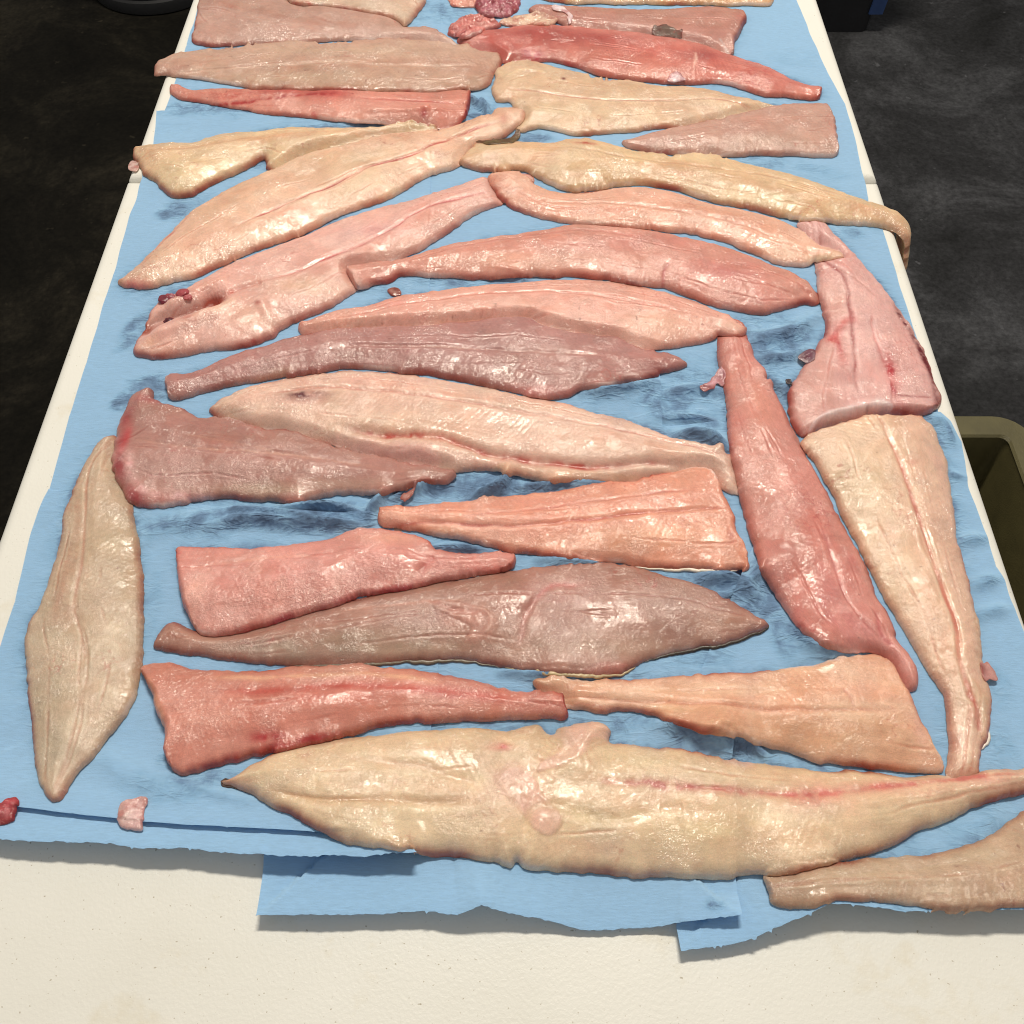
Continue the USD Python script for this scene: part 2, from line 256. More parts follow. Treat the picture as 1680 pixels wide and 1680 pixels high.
# ------------------------------------------------------------------ the table
yseam = float(W([[825, 293]])[0, 1])
XL, XR = float(W([[206, 290]])[0, 0]), float(W([[1447, 303]])[0, 0])
def slab(x0, x1, y0, y1, rc, z0, z1, re, far_round, near_round):
    def outline(inset):
        pts = []
        for cx, cy, a0, rr in ((x1, y1, 0, far_round), (x0, y1, 90, far_round), (x0, y0, 180, near_round), (x1, y0, 270, near_round)):
            r = rc if rr else 0.003
            sx, sy = (1 if cx == x1 else -1), (1 if cy == y1 else -1)
            for a in np.radians(a0 + np.linspace(0, 90, 9)):
                ri = max(r - inset, 0.0005)
                pts.append((cx - sx * (r + max(inset - r, 0)) + ri * math.cos(a), cy - sy * (r + max(inset - r, 0)) + ri * math.sin(a)))
        return np.array(pts)
    prof = [(0.004, z0), (0.0, z0 + 0.004)] + [(re * (1 - math.cos(a)), z1 - re + re * math.sin(a)) for a in np.linspace(0, math.pi / 2, 8)]
    rings = [np.c_[outline(i), np.full(36, z)] for i, z in prof]
    v = np.vstack(rings + [np.array([[(x0 + x1) / 2, (y0 + y1) / 2, z0], [(x0 + x1) / 2, (y0 + y1) / 2, z1]])]); n = 36; f = []
    for k in range(len(rings) - 1):
        for i in range(n):
            a, b = k * n + i, k * n + (i + 1) % n
            f += [(a, b, b + n), (a, b + n, a + n)]
    for i in range(n):
        f += [(len(v) - 2, (i + 1) % n, i), (len(v) - 1, (len(rings) - 1) * n + i, (len(rings) - 1) * n + (i + 1) % n)]
    return v, np.array(f)
table = xform('folding_table', ((XL + XR) / 2, yseam, 0))
tag(table, 'long cream white plastic folding table hinged across the middle, covered with blue towels and fish', 'table')
TC = np.array([(XL + XR) / 2, yseam, 0.0])
for (y0, y1, fr, nr) in ((yseam - 0.915, yseam - 0.0013, False, True), (yseam + 0.0013, yseam + 0.915, True, False)):
    v, f = slab(XL, XR, y0, y1, 0.05, TZ - 0.045, TZ, 0.011, fr, nr)
    put(new_path('table_panel', str(table.GetPath())), v - TC, f, M_TABLE, smooth=35)
def tube(pts, r, n=10):
    P = np.asarray(pts, float); vs, fs = [], []
    for k, p in enumerate(P):
        d = P[min(k + 1, len(P) - 1)] - P[max(k - 1, 0)]; d /= np.linalg.norm(d)
        a = np.cross(d, [0.3, 0.2, 0.93]); a /= np.linalg.norm(a); b = np.cross(d, a)
        t = np.linspace(0, 2 * np.pi, n, endpoint=False)[:, None]
        vs.append(p + (r[k] if np.ndim(r) else r) * (np.cos(t) * a + np.sin(t) * b))
        if k:
            for i in range(n):
                q, w = (k - 1) * n + i, (k - 1) * n + (i + 1) % n
                fs += [(q, w, w + n), (q, w + n, q + n)]
    vs.append(P[[0, -1]]); m = len(P) * n
    for i in range(n):
        fs += [(m, (i + 1) % n, i), (m + 1, m - n + i, m - n + (i + 1) % n)]
    return np.vstack(vs), np.array(fs)
for yy in (yseam - 0.72, yseam + 0.72):
    x0, x1 = XL + 0.08, XR - 0.08
    v, f = tube(curve([(x0, yy, TZ - 0.046), (x0, yy, 0.06), (x0 + 0.01, yy, 0.014), (x0 + 0.06, yy, 0.013), (x1 - 0.06, yy, 0.013), (x1 - 0.01, yy, 0.014), (x1, yy, 0.06), (x1, yy, TZ - 0.046)], 0.02), 0.0125)
    put(new_path('leg_frame', str(table.GetPath())), v - TC, f, M_STEEL, smooth=40)

# ------------------------------------------------------------------ the floor and what stands on it
def sheet(x0, x1, y0, y1, z):
    return np.array([(x0, y0, z), (x1, y0, z), (x1, y1, z), (x0, y1, z)]), np.array([(0, 1, 2), (0, 2, 3)])
v, f = sheet(-6, 6, -4, 8, 0.0)
tag(put(new_path('floor'), v, f, M_FLOOR, smooth=False), 'dark grey stained concrete floor', None, None, 'structure')
v, f = slab(-3.4, -0.45, -1.6, 4.6, 0.05, 0.0005, 0.008, 0.003, True, True)  # added sheet, its dark colour stands for shade on the floor
tag(put(new_path('floor_shade_sheet'), v, f, M_FLOOR_SHADE, smooth=35), 'brownish black sheet added for the shaded floor left of the table', None, None, 'structure')

def lathe(profile, n=64):
    P = np.asarray(profile, float); t = np.linspace(0, 2 * np.pi, n, endpoint=False)
    v = np.stack([P[:, 0:1] * np.cos(t), P[:, 0:1] * np.sin(t), np.repeat(P[:, 1:2], n, 1)], -1).reshape(-1, 3); f = []
    for k in range(len(P) - 1):
        for i in range(n):
            a, b = k * n + i, k * n + (i + 1) % n
            f += [(a, b, b + n), (a, b + n, a + n)]
    return v, np.array(f)
bucket = xform('bucket', (-0.955, 2.66, 0.008))
tag(bucket, 'round black rubber bucket on the dark floor behind the left table edge', 'bucket')
v, f = lathe([(0.0005, 0), (0.165, 0), (0.172, 0.004), (0.174, 0.02), (0.172, 0.032), (0.165, 0.036), (0.168, 0.05), (0.185, 0.33), (0.179, 0.33), (0.16, 0.05), (0.0005, 0.03)])
put(str(bucket.GetPath()) + '/body', v, f, M_RUBBER, smooth=35)
v, f = lathe([(0.184, 0.322), (0.195, 0.322), (0.197, 0.332), (0.194, 0.340), (0.180, 0.341), (0.178, 0.332)])
put(str(bucket.GetPath()) + '/rim', v, f, M_RUBBER, smooth=35)

def tub_shell(w, d, h, taper, t, rc, rimw, rimt):
    """an open tub: outer wall, rim and inner wall as one loft; rim returned apart"""
    def rr(w, d, z, r):
        p = []
        for sx, sy, a0 in ((1, 1, 0), (-1, 1, 90), (-1, -1, 180), (1, -1, 270)):
            for a in np.radians(a0 + np.linspace(0, 90, 8)):
                p.append((sx * (w / 2 - r) + r * math.cos(a), sy * (d / 2 - r) + r * math.sin(a), z))
        return np.array(p)
    def loft(rs, cap=True):
        n = len(rs[0]); v = np.vstack(rs); f = []
        for k in range(len(rs) - 1):
            for i in range(n):
                a, b = k * n + i, k * n + (i + 1) % n
                f += [(a, b, b + n), (a, b + n, a + n)]
        if cap:
            v = np.vstack([v, rs[0].mean(0), rs[-1].mean(0)]); m = len(v)
            for i in range(n): f += [(m - 2, (i + 1) % n, i), (m - 1, (len(rs) - 1) * n + i, (len(rs) - 1) * n + (i + 1) % n)]
        return v, np.array(f)
    s = 1 - taper
    body = loft([rr(w * s, d * s, 0, rc * .8), rr(w, d, h, rc), rr(w - 2 * t, d - 2 * t, h, rc - t), rr(w * s - 2 * t, d * s - 2 * t, t * 2, rc * .8 - t)])
    o = rimw
    rim = loft([rr(w + 0.002, d + 0.002, h - rimt, rc), rr(w + 2 * o, d + 2 * o, h - rimt, rc + o), rr(w + 2 * o, d + 2 * o, h + 0.001, rc + o), rr(w + 2 * o - .006, d + 2 * o - .006, h + 0.004, rc + o - .003),
                rr(w - 2 * t + .004, d - 2 * t + .004, h + 0.004, rc - t), rr(w - 2 * t - .002, d - 2 * t - .002, h + .001, rc - t)], False)
    return body, rim
tub = xform('storage_tub', (0.362, 0.545, 0.0))
tag(tub, 'open olive plastic tub with a wide rim on the floor beside the right table edge', 'tub')
body, rim = tub_shell(0.60, 0.56, 0.345, 0.10, 0.004, 0.016, 0.032, 0.012)
put(str(tub.GetPath()) + '/body', *body, M_OLIVE, smooth=35)
put(str(tub.GetPath()) + '/rim', *rim, M_OLIVE, smooth=35)
tote = xform('storage_tote', (0.745, 2.62, 0.0))
tag(tote, 'black storage tote with blue corner flanges on the floor behind the right table edge', 'tote')
body, rim = tub_shell(0.36, 0.42, 0.40, 0.10, 0.004, 0.03, 0.016, 0.03)
put(str(tote.GetPath()) + '/body', *body, M_BLACK, smooth=35)
put(str(tote.GetPath()) + '/rim', *rim, M_BLUE, smooth=35)
for sx in (-1, 1):
    m = trimesh.creation.box((0.034, 0.014, 0.33)); m.apply_translation((0, 0, 0.215)); m.vertices[:, 0] += sx * (0.162 + 0.045 * m.vertices[:, 2]); m.vertices[:, 1] += -(0.187 + 0.05 * m.vertices[:, 2])
    put(new_path('corner_flange', str(tote.GetPath())), np.array(m.vertices), np.array(m.faces), M_BLUE, smooth=30)

# ------------------------------------------------------------------ fillets: outlines, seams and colours as they lie on the table
# key: label, outline, T thickness mm, R edge roundness mm, spine, base colour, cuts (square ends), lines (points, colour, width mm, strength, groove mm), blots (x, y, rx, ry, colour, strength)
RED, DRED, PINK, PALE, CREAM = (190, 70, 62), (130, 30, 38), (214, 130, 112), (238, 205, 178), (226, 196, 150)
F = []
def fillet(key, label, outline, T, R, spine, colour, **k):
    F.append(dict(key=key, label=label, outline=outline, T=T, R=R, spine=spine, colour=colour, **k))

fillet('P', 'yellowish fillet cut off by the top border of the photo', [(905,-40),(1010,-52),(1180,-45),(1268,-18),(1266,6),(1217,8),(1106,7),(995,6),(929,5),(880,-8)], 12, 11,
  [(890,-20),(1060,-22),(1260,-8)], (214,170,116), blots=[(1180,0,40,8,(225,180,110),.5)])
fillet('B', 'dull pinkish beige fillet in the top left corner of the towels, under a paler one', [(314,66),(317,48),(322,25),(335,-30),(400,-70),(560,-60),(640,-10),(668,40),(702,42),(735,58),(752,72),(700,74),(640,68),(560,66),(480,72),(400,74),(335,74)], 11, 10,
  [(330,8),(475,37),(600,48),(740,66)], (190,146,121), lines=[([(346,11),(475,37),(600,50),(660,56)],(205,160,135),1.5,.5,.5),([(420,66),(520,66),(660,62)],(222,180,150),3,.4,0)], blots=[(400,30,60,20,(184,134,112),.5),(330,62,12,12,(190,120,105),.5)])
fillet('A', 'smooth pale cream fillet end at the top photo edge, left of the red trimmings', [(478,6),(470,-40),(560,-90),(680,-70),(706,-20),(697,4),(682,26),(664,42),(650,31),(600,22),(540,12)], 13, 11,
  [(480,-30),(600,-15),(690,5)], (208,178,144), lines=[([(492,6),(560,14),(650,29)],(190,110,92),3,.7,.4)])
fillet('O', 'brownish pink fillet behind the long red one near the top right', [(866,15),(877,7),(905,6),(936,8),(1010,11),(1060,13),(1106,12),(1161,9),(1204,14),(1224,27),(1218,48),(1208,66),(1200,90),(1150,92),(1050,75),(940,46),(905,32),(880,24)], 11, 9,
  [(870,15),(1000,32),(1100,45),(1210,52)], (186,130,108), cuts=[((1204,14),(1200,90))], lines=[([(1180,60),(1195,75),(1200,85)],(205,190,175),2,.6,0)], blots=[(1090,30,60,12,(196,142,118),.5),(1120,66,60,14,(170,96,84),.5),(1216,24,10,12,(190,100,90),.5)])
fillet('N', 'long deep red fillet near the top, tapering to a blunt point at right', [(748,66),(772,54),(800,48),(848,42),(885,40),(936,41),(1014,48),(1069,55),(1135,66),(1191,86),(1255,107),(1321,136),(1347,143),(1347,156),(1340,162),(1300,160),(1255,157),(1238,152),(1186,138),(1121,138),(1069,134),(1025,130),(985,124),(951,112),(905,100),(848,104),(805,100),(775,84)], 13, 11,
  [(765,70),(900,66),(1050,82),(1150,108),(1250,125),(1345,150)], (205,122,100), cuts=[((1347,143),(1340,162))],
  lines=[([(850,80),(900,90),(960,105)],(178,52,62),5,.75,.3),([(1121,138),(1186,138),(1255,156)],(150,60,52),2.5,.7,.3),([(1142,85),(1140,120)],(225,165,140),1.6,.7,-.5)],
  blots=[(880,55,90,15,(166,74,66),.84),(820,75,50,20,(186,88,76),.8),(980,62,70,14,(172,84,74),.8),(1080,80,60,16,(196,96,80),.6),(1160,90,40,14,(170,78,70),.8),(1230,125,60,20,(192,92,74),.7),(1040,120,60,12,(224,160,130),.6),(1320,150,25,12,(215,130,100),.6)])
fillet('D', 'flat red and salmon fillet with a narrow tail at left, third row from the top', [(278,141),(281,137),(294,138),(307,145),(350,143),(401,141),(460,134),(512,130),(604,132),(697,133),(750,135),(770,146),(773,158),(769,177),(760,199),(726,212),(697,210),(623,207),(567,203),(534,196),(457,188),(394,179),(335,168),(287,157)], 10, 9,
  [(280,148),(346,158),(430,156),(512,151),(586,158),(670,160),(768,166)], (212,140,114), cuts=[((771,146),(760,199))],
  lines=[([(285,150),(346,159),(430,158),(512,151),(560,152)],(176,66,60),3,.7,.6),([(512,178),(518,192)],(196,66,58),3,.6,.3),([(586,158),(640,162),(756,166)],(190,82,70),1.6,.6,.6)],
  blots=[(470,145,80,9,(190,88,76),.8),(540,152,30,10,(192,78,70),.8),(360,150,60,7,(196,96,80),.6),(600,190,60,12,(224,160,132),.5),(690,150,60,10,(196,116,96),.4),(696,192,8,4,(180,74,70),.9),(740,190,25,14,(205,120,100),.5)])
fillet('C', 'long dull beige fillet reaching past the left table edge, second row from the top', [(254,122),(257,103),(268,95),(280,88),(327,79),(401,72),(475,68),(549,66),(623,63),(690,64),(745,70),(790,80),(822,92),(822,110),(811,124),(800,142),(776,150),(763,146),(720,150),(640,150),(540,148),(440,146),(401,142),(346,132),(294,126),(270,121)], 10, 10,
  [(258,112),(364,107),(475,101),(623,101),(700,103),(815,112)], (190,152,122),
  lines=[([(268,112),(300,110),(364,107),(475,102),(560,98),(623,102),(700,104),(780,105)],(216,176,146),1.4,.8,.8)], blots=[(560,80,140,8,(198,166,132),.6),(480,122,120,8,(200,168,134),.6),(290,104,30,12,(186,132,110),.6),(780,120,40,16,(192,142,116),.6)])
fillet('M', 'pale cream fillet with a frayed left end, between the red one and the beige ones', [(812,124),(822,108),(838,99),(855,96),(885,101),(922,111),(981,122),(1069,137),(1143,142),(1209,156),(1254,167),(1282,172),(1282,185),(1254,190),(1213,195),(1176,200),(1125,208),(1069,211),(1014,218),(940,220),(922,216),(885,210),(851,216),(840,204),(846,190),(836,168),(815,166),(807,151),(808,137)], 12, 11,
  [(812,140),(900,150),(995,162),(1100,163),(1180,162),(1280,180)], (214,180,138),
  lines=[([(829,140),(900,152),(995,162),(1100,163),(1180,161),(1246,177)],(190,116,92),1.3,.7,.8),([(829,120),(860,112),(900,118)],(232,196,150),2,.5,-.5)], blots=[(900,185,80,16,(222,194,150),.5),(1150,180,60,10,(224,176,146),.5),(925,128,4,3,(120,40,30),1),(830,150,20,22,(222,168,132),.5),(1172,197,6,4,(110,50,45),.8)])
fillet('L', 'smooth beige fillet with a square right end beside the right table edge, upper part', [(1017,232),(1045,224),(1069,216),(1100,208),(1179,193),(1217,183),(1252,176),(1290,170),(1330,168),(1352,170),(1362,182),(1371,207),(1375,238),(1371,253),(1342,256),(1273,255),(1186,256),(1130,254),(1069,250),(1032,242)], 13, 11,
  [(1030,236),(1120,226),(1240,216),(1370,212)], (194,148,122), cuts=[((1352,170),(1371,253))], blots=[(1240,226,90,8,(206,166,138),.5),(1060,232,30,10,(188,128,108),.5),(1372,215,8,34,(196,130,116),.6),(1280,180,60,8,(182,132,110),.4)])
fillet('K', 'long cream fillet whose tail hangs over the right edge of the table', [(755,268),(760,252),(775,240),(800,233),(848,231),(900,232),(940,227),(966,226),(1006,236),(1069,249),(1143,252),(1165,250),(1217,265),(1291,283),(1342,299),(1421,327),(1462,341),(1500,356),(1535,372),(1556,392),(1545,402),(1520,398),(1486,388),(1449,373),(1400,368),(1359,366),(1307,361),(1275,354),(1238,345),(1169,331),(1100,309),(1032,304),(951,314),(920,311),(890,297),(859,281),(803,282)], 15, 13,
  [(760,258),(840,254),(930,258),(1032,266),(1180,288),(1272,300),(1410,340),(1545,390)], (216,182,134), bend=True,
  lines=[([(900,238),(1032,258),(1180,280),(1272,293),(1410,325)],(200,150,112),1.6,.5,.7)], blots=[(800,258,45,18,(214,172,142),.7),(960,236,16,4,(190,70,50),.9),(1050,246,80,6,(214,180,130),.5),(1250,326,120,12,(222,190,138),.5),(1100,262,90,8,(220,186,132),.5)])
fillet('E', 'thick cream fillet with a curled rounded left end lying on the left table edge', [(216,256),(217,245),(224,240),(248,236),(272,232),(309,234),(357,221),(420,214),(475,207),(549,207),(623,207),(682,206),(720,212),(700,232),(640,245),(560,268),(475,284),(446,281),(436,275),(434,262),(420,270),(387,284),(346,304),(322,318),(309,323),(292,323),(280,321),(258,303),(235,284),(222,266)], 16, 14,
  [(225,258),(291,250),(350,240),(420,229),(500,220),(600,216),(700,216)], (218,186,138),
  lines=[([(240,246),(291,246),(350,238),(420,226),(480,214)],(206,158,116),3,.5,.9),([(600,224),(625,222),(650,216)],(190,120,96),3,.5,.3)], blots=[(240,258,20,26,(212,152,116),.6),(300,290,40,20,(222,196,146),.5),(640,212,50,5,(206,150,118),.5),(278,321,10,5,(196,110,90),.6)])
fillet('G', 'pinkish fillet slit open at its left end into a dark hollow, left of centre', [(871,284),(878,296),(850,312),(829,332),(800,341),(765,360),(741,378),(711,397),(689,412),(640,432),(610,452),(586,476),(549,499),(501,521),(464,541),(450,553),(401,568),(328,577),(280,586),(224,584),(218,577),(224,558),(235,536),(243,515),(256,498),(272,484),(300,474),(328,458),(379,427),(420,412),(494,384),(549,362),(623,339),(697,321),(770,295),(803,286)], 15, 13,
  [(235,560),(330,505),(401,474),(494,446),(530,428),(604,398),(697,347),(800,310),(870,290)], (226,170,144),
  lines=[([(232,530),(262,518),(300,505),(335,494),(376,478)],(160,70,48),7.5,1.0,8.5),([(262,526),(300,513),(340,500)],(104,34,32),3.0,.9,1.0),([(372,480),(401,472),(430,462)],(190,88,66),3.5,.8,2),([(244,552),(300,534),(360,508),(402,490)],(232,184,152),6,.5,-2.4),([(268,500),(310,480),(372,458)],(222,160,132),5,.4,-1.6),([(430,462),(494,446),(530,428),(604,398),(697,347),(800,314)],(200,96,90),1.5,.75,.8),([(420,490),(436,512),(450,530)],(236,190,164),5,.6,-1.2),([(410,555),(440,544),(462,534)],(180,66,60),3,.7,.5)],
  blots=[(640,380,120,14,(222,158,148),.6),(300,545,60,18,(232,176,158),.6),(245,565,22,14,(218,160,120),.7),(400,520,70,22,(230,180,146),.5),(300,482,14,6,(150,50,56),.8),(266,488,10,6,(126,36,46),.9),(310,528,12,6,(176,74,76),.8),(500,470,60,16,(226,186,146),.6),(425,500,6,3,(170,60,56),.8)])
fillet('Fm', 'large pale cream fillet lying diagonally at left with a red seam along its middle', [(193,462),(200,454),(228,432),(272,387),(309,350),(364,314),(438,280),(494,255),(549,240),(623,221),(678,214),(726,209),(774,195),(822,177),(845,176),(860,182),(861,193),(850,206),(836,221),(811,232),(774,245),(752,272),(697,291),(641,325),(567,350),(494,385),(420,411),(379,429),(328,451),(280,464),(235,474),(215,472),(198,468)], 14, 14,
  [(200,464),(280,420),(339,391),(420,358),(494,327),(549,303),(597,277),(678,255),(726,232),(785,210),(855,186)], (226,184,146),
  lines=[([(380,376),(420,358),(494,327),(549,303),(597,277),(678,255),(726,232),(785,210),(830,196)],(196,98,82),1.6,.8,1.0),([(310,345),(270,388),(230,430)],(196,100,92),1.6,.5,0)], blots=[(212,464,26,10,(206,112,104),.85),(480,352,34,14,(226,142,114),.7),(620,300,90,30,(222,194,146),.7),(560,262,100,18,(220,190,144),.5),(320,400,80,40,(228,172,142),.4),(820,200,40,14,(212,164,124),.5),(826,192,8,8,(196,110,84),.7)])
fillet('T', 'long whitish fillet with a small red hole near its left tip and a lengthwise gash', [(342,674),(352,661),(368,650),(387,640),(457,620),(520,611),(579,606),(667,612),(737,622),(792,632),(850,644),(914,656),(966,672),(1032,690),(1106,716),(1161,731),(1215,748),(1240,775),(1240,812),(1213,812),(1183,803),(1168,785),(1100,782),(1032,789),(958,787),(892,789),(848,781),(789,772),(740,776),(690,772),(620,752),(540,728),(470,712),(409,700),(372,690)], 15, 13,
  [(345,674),(409,653),(512,637),(623,638),(700,653),(811,672),(921,686),(1032,708),(1143,734),(1225,775)], (226,186,154),
  lines=[([(409,653),(450,646),(512,637),(600,640),(697,653),(811,672),(921,688),(1032,710),(1143,736),(1209,756)],(206,140,116),1.5,.7,.9),([(560,700),(620,712),(680,716),(734,723),(811,745),(921,760),(1000,763),(1069,757),(1150,762)],(192,84,66),3.5,.8,2.2),([(530,712),(620,732),(700,742),(720,752)],(226,168,148),7,.5,-1.2)],
  patches=[([(540,722),(620,730),(700,742),(724,752),(716,764),(680,764),(600,746)],(226,160,142),.7,1.2),([(790,770),(830,756),(900,766),(1000,772),(1060,772),(1000,784),(900,788)],(222,172,134),.8,1.2)], blots=[(500,650,30,8,(96,24,34),1),(500,656,34,10,(204,132,124),.6),(620,700,90,22,(228,190,150),.6),(372,664,24,14,(216,190,150),.7),(640,625,100,9,(222,164,146),.6),(660,745,60,14,(214,150,134),.7),(760,690,40,14,(234,180,146),.5),(1050,735,120,12,(230,180,146),.5),(870,668,90,8,(220,186,150),.6),(800,755,60,8,(206,140,122),.6)])
fillet('Z7', 'greyish translucent fillet standing lengthwise at the left edge of the towels', [(189,713),(178,714),(167,719),(141,753),(120,796),(103,851),(96,894),(81,946),(60,997),(44,1023),(37,1057),(41,1091),(43,1134),(51,1194),(58,1263),(69,1297),(83,1315),(96,1314),(107,1308),(120,1280),(159,1237),(201,1181),(223,1143),(232,1100),(236,1044),(237,971),(231,903),(219,843),(212,800),(206,756)], 13, 12,
  [(178,716),(146,761),(139,851),(131,937),(124,1001),(137,1044),(137,1108),(129,1194),(92,1312)], (196,170,134), mat='dry',
  lines=[([(146,761),(139,851),(131,937),(124,1001),(137,1046),(137,1108)],(192,138,108),1.2,.6,.5)], blots=[(90,1230,40,60,(184,168,134),.6),(170,900,50,80,(204,174,136),.5),(90,1120,30,50,(190,172,138),.5),(160,770,30,40,(196,160,126),.5),(200,1050,30,80,(204,176,138),.5)])
fillet('V', 'long rosy fillet running down the right side, with a folded tail at its lower end', [(1176,560),(1184,540),(1200,520),(1222,530),(1229,556),(1247,596),(1273,640),(1289,675),(1312,723),(1340,772),(1382,856),(1419,920),(1438,972),(1455,1000),(1466,1027),(1470,1048),(1493,1076),(1505,1102),(1503,1128),(1494,1132),(1482,1124),(1462,1090),(1440,1073),(1405,1072),(1363,1068),(1326,1044),(1298,1014),(1271,977),(1247,935),(1229,884),(1219,842),(1210,800),(1196,726),(1189,661),(1181,605)], 17, 15,
  [(1200,535),(1210,600),(1235,680),(1280,763),(1325,842),(1352,902),(1375,962),(1401,1009),(1450,1055),(1497,1120)], (210,138,116),
  lines=[([(1346,870),(1356,902),(1377,962),(1392,1000)],(190,104,96),1.3,.6,.6),([(1262,740),(1282,800),(1300,840)],(226,158,134),5,.4,.6),([(1438,1000),(1446,1040),(1470,1060)],(196,96,96),2,.5,.8)],
  blots=[(1360,1000,80,60,(200,112,108),.75),(1300,880,70,80,(206,128,112),.5),(1240,660,36,60,(222,152,122),.6),(1300,960,40,60,(212,122,110),.6),(1210,690,16,20,(196,110,98),.5),(1480,1100,22,26,(214,132,116),.6),(1398,930,10,30,(190,98,96),.5),(1250,780,40,70,(216,150,126),.5)])
fillet('R', 'smooth peach pink fillet above the mauve one, its right tip bent over the rosy fillet', [(489,533),(494,526),(508,523),(549,510),(597,500),(641,486),(697,478),(760,470),(811,464),(885,458),(958,456),(1014,460),(1069,471),(1124,486),(1165,501),(1200,518),(1220,534),(1226,545),(1212,552),(1180,549),(1170,556),(1124,566),(1087,573),(1040,576),(950,572),(850,560),(740,556),(640,560),(560,556),(508,550),(494,547)], 13, 12,
  [(492,537),(600,514),(700,490),(811,480),(958,483),(1050,496),(1161,517),(1222,542)], (226,164,136),
  lines=[([(530,525),(600,510),(700,490),(811,480),(900,478),(958,483),(1050,497),(1140,514)],(204,124,100),1.4,.6,.8),([(700,520),(800,516),(870,512)],(230,160,128),2,.4,.5)], blots=[(640,494,40,8,(220,130,116),.6),(1080,530,60,24,(226,178,142),.6),(960,500,70,16,(228,152,128),.5),(860,500,60,14,(230,160,132),.5),(560,528,50,10,(214,150,120),.5),(1200,535,24,12,(226,178,146),.6)])
fillet('S', 'mauve grey fillet with a ragged narrow left end and pale lower rim', [(274,632),(275,618),(283,613),(302,611),(318,606),(335,603),(346,598),(387,579),(438,563),(490,549),(549,539),(623,535),(697,531),(770,525),(830,520),(866,521),(892,531),(936,541),(1014,554),(1050,565),(1090,574),(1110,583),(1127,597),(1118,604),(1102,609),(1069,618),(1032,627),(995,635),(958,639),(940,648),(914,655),(877,652),(848,645),(792,632),(737,621),(667,612),(579,605),(512,612),(438,623),(383,632),(328,647),(291,656),(279,653)], 14, 11,
  [(277,635),(340,618),(438,590),(549,570),(697,568),(800,574),(866,577),(1032,588),(1125,597)], (176,124,108), cuts=[((275,618),(279,653))],
  lines=[([(549,568),(640,566),(697,569),(800,573),(866,577),(1000,586)],(196,146,126),1.3,.6,.8),([(560,606),(640,610),(737,620),(800,634),(880,652),(925,655)],(226,178,156),2.2,.8,-.3),([(300,645),(400,618),(480,598)],(190,140,112),4,.5,-.4)],
  patches=[([(670,612),(700,606),(740,614),(820,630),(900,648),(920,656),(870,652),(790,634)],(208,134,118),.7,.8)], blots=[(330,612,40,8,(176,104,90),.7),(540,560,30,18,(200,150,132),.5),(860,640,60,9,(206,126,112),.8),(1085,600,30,8,(120,60,56),.6),(1075,585,30,12,(190,116,100),.6),(900,580,90,14,(184,138,118),.5),(700,585,80,20,(170,116,106),.5),(900,527,40,5,(160,90,84),.5),(290,640,20,14,(168,100,80),.6)])
fillet('I', 'long salmon fillet with a dark red underside, its square left end over the slit fillet', [(570,441),(578,436),(600,432),(623,428),(678,417),(734,401),(811,387),(877,377),(921,369),(977,367),(1050,371),(1087,379),(1180,401),(1235,420),(1276,436),(1320,457),(1338,474),(1345,485),(1340,497),(1314,498),(1272,511),(1252,515),(1221,512),(1169,500),(1121,484),(1087,472),(1050,468),(1006,460),(921,453),(877,455),(811,458),(740,455),(690,453),(656,453),(640,462),(612,470),(592,476),(584,470)], 15, 13,
  [(576,456),(650,438),(737,420),(850,405),(1000,408),(1100,425),(1200,455),(1342,487)], (212,146,120), cuts=[((570,441),(592,476))],
  lines=[([(700,452),(800,452),(900,447),(1000,455),(1090,470)],(128,26,40),4.5,.9,1.4),([(1090,470),(1092,440),(1100,432)],(180,62,62),2,.6,.7),([(720,408),(850,388),(960,380),(1060,392)],(204,122,104),2,.5,.6),([(578,442),(590,470)],(230,180,156),3,.7,0)],  # dark lower line: red flesh plus shade of the near flank painted in
  blots=[(860,428,140,14,(222,164,128),.6),(1200,450,90,34,(200,118,108),.7),(1060,395,110,14,(204,122,108),.6),(640,450,40,12,(214,150,132),.5),(770,446,20,5,(186,80,80),.6),(1120,490,100,8,(176,84,84),.6),(1270,490,50,16,(212,134,122),.5)])
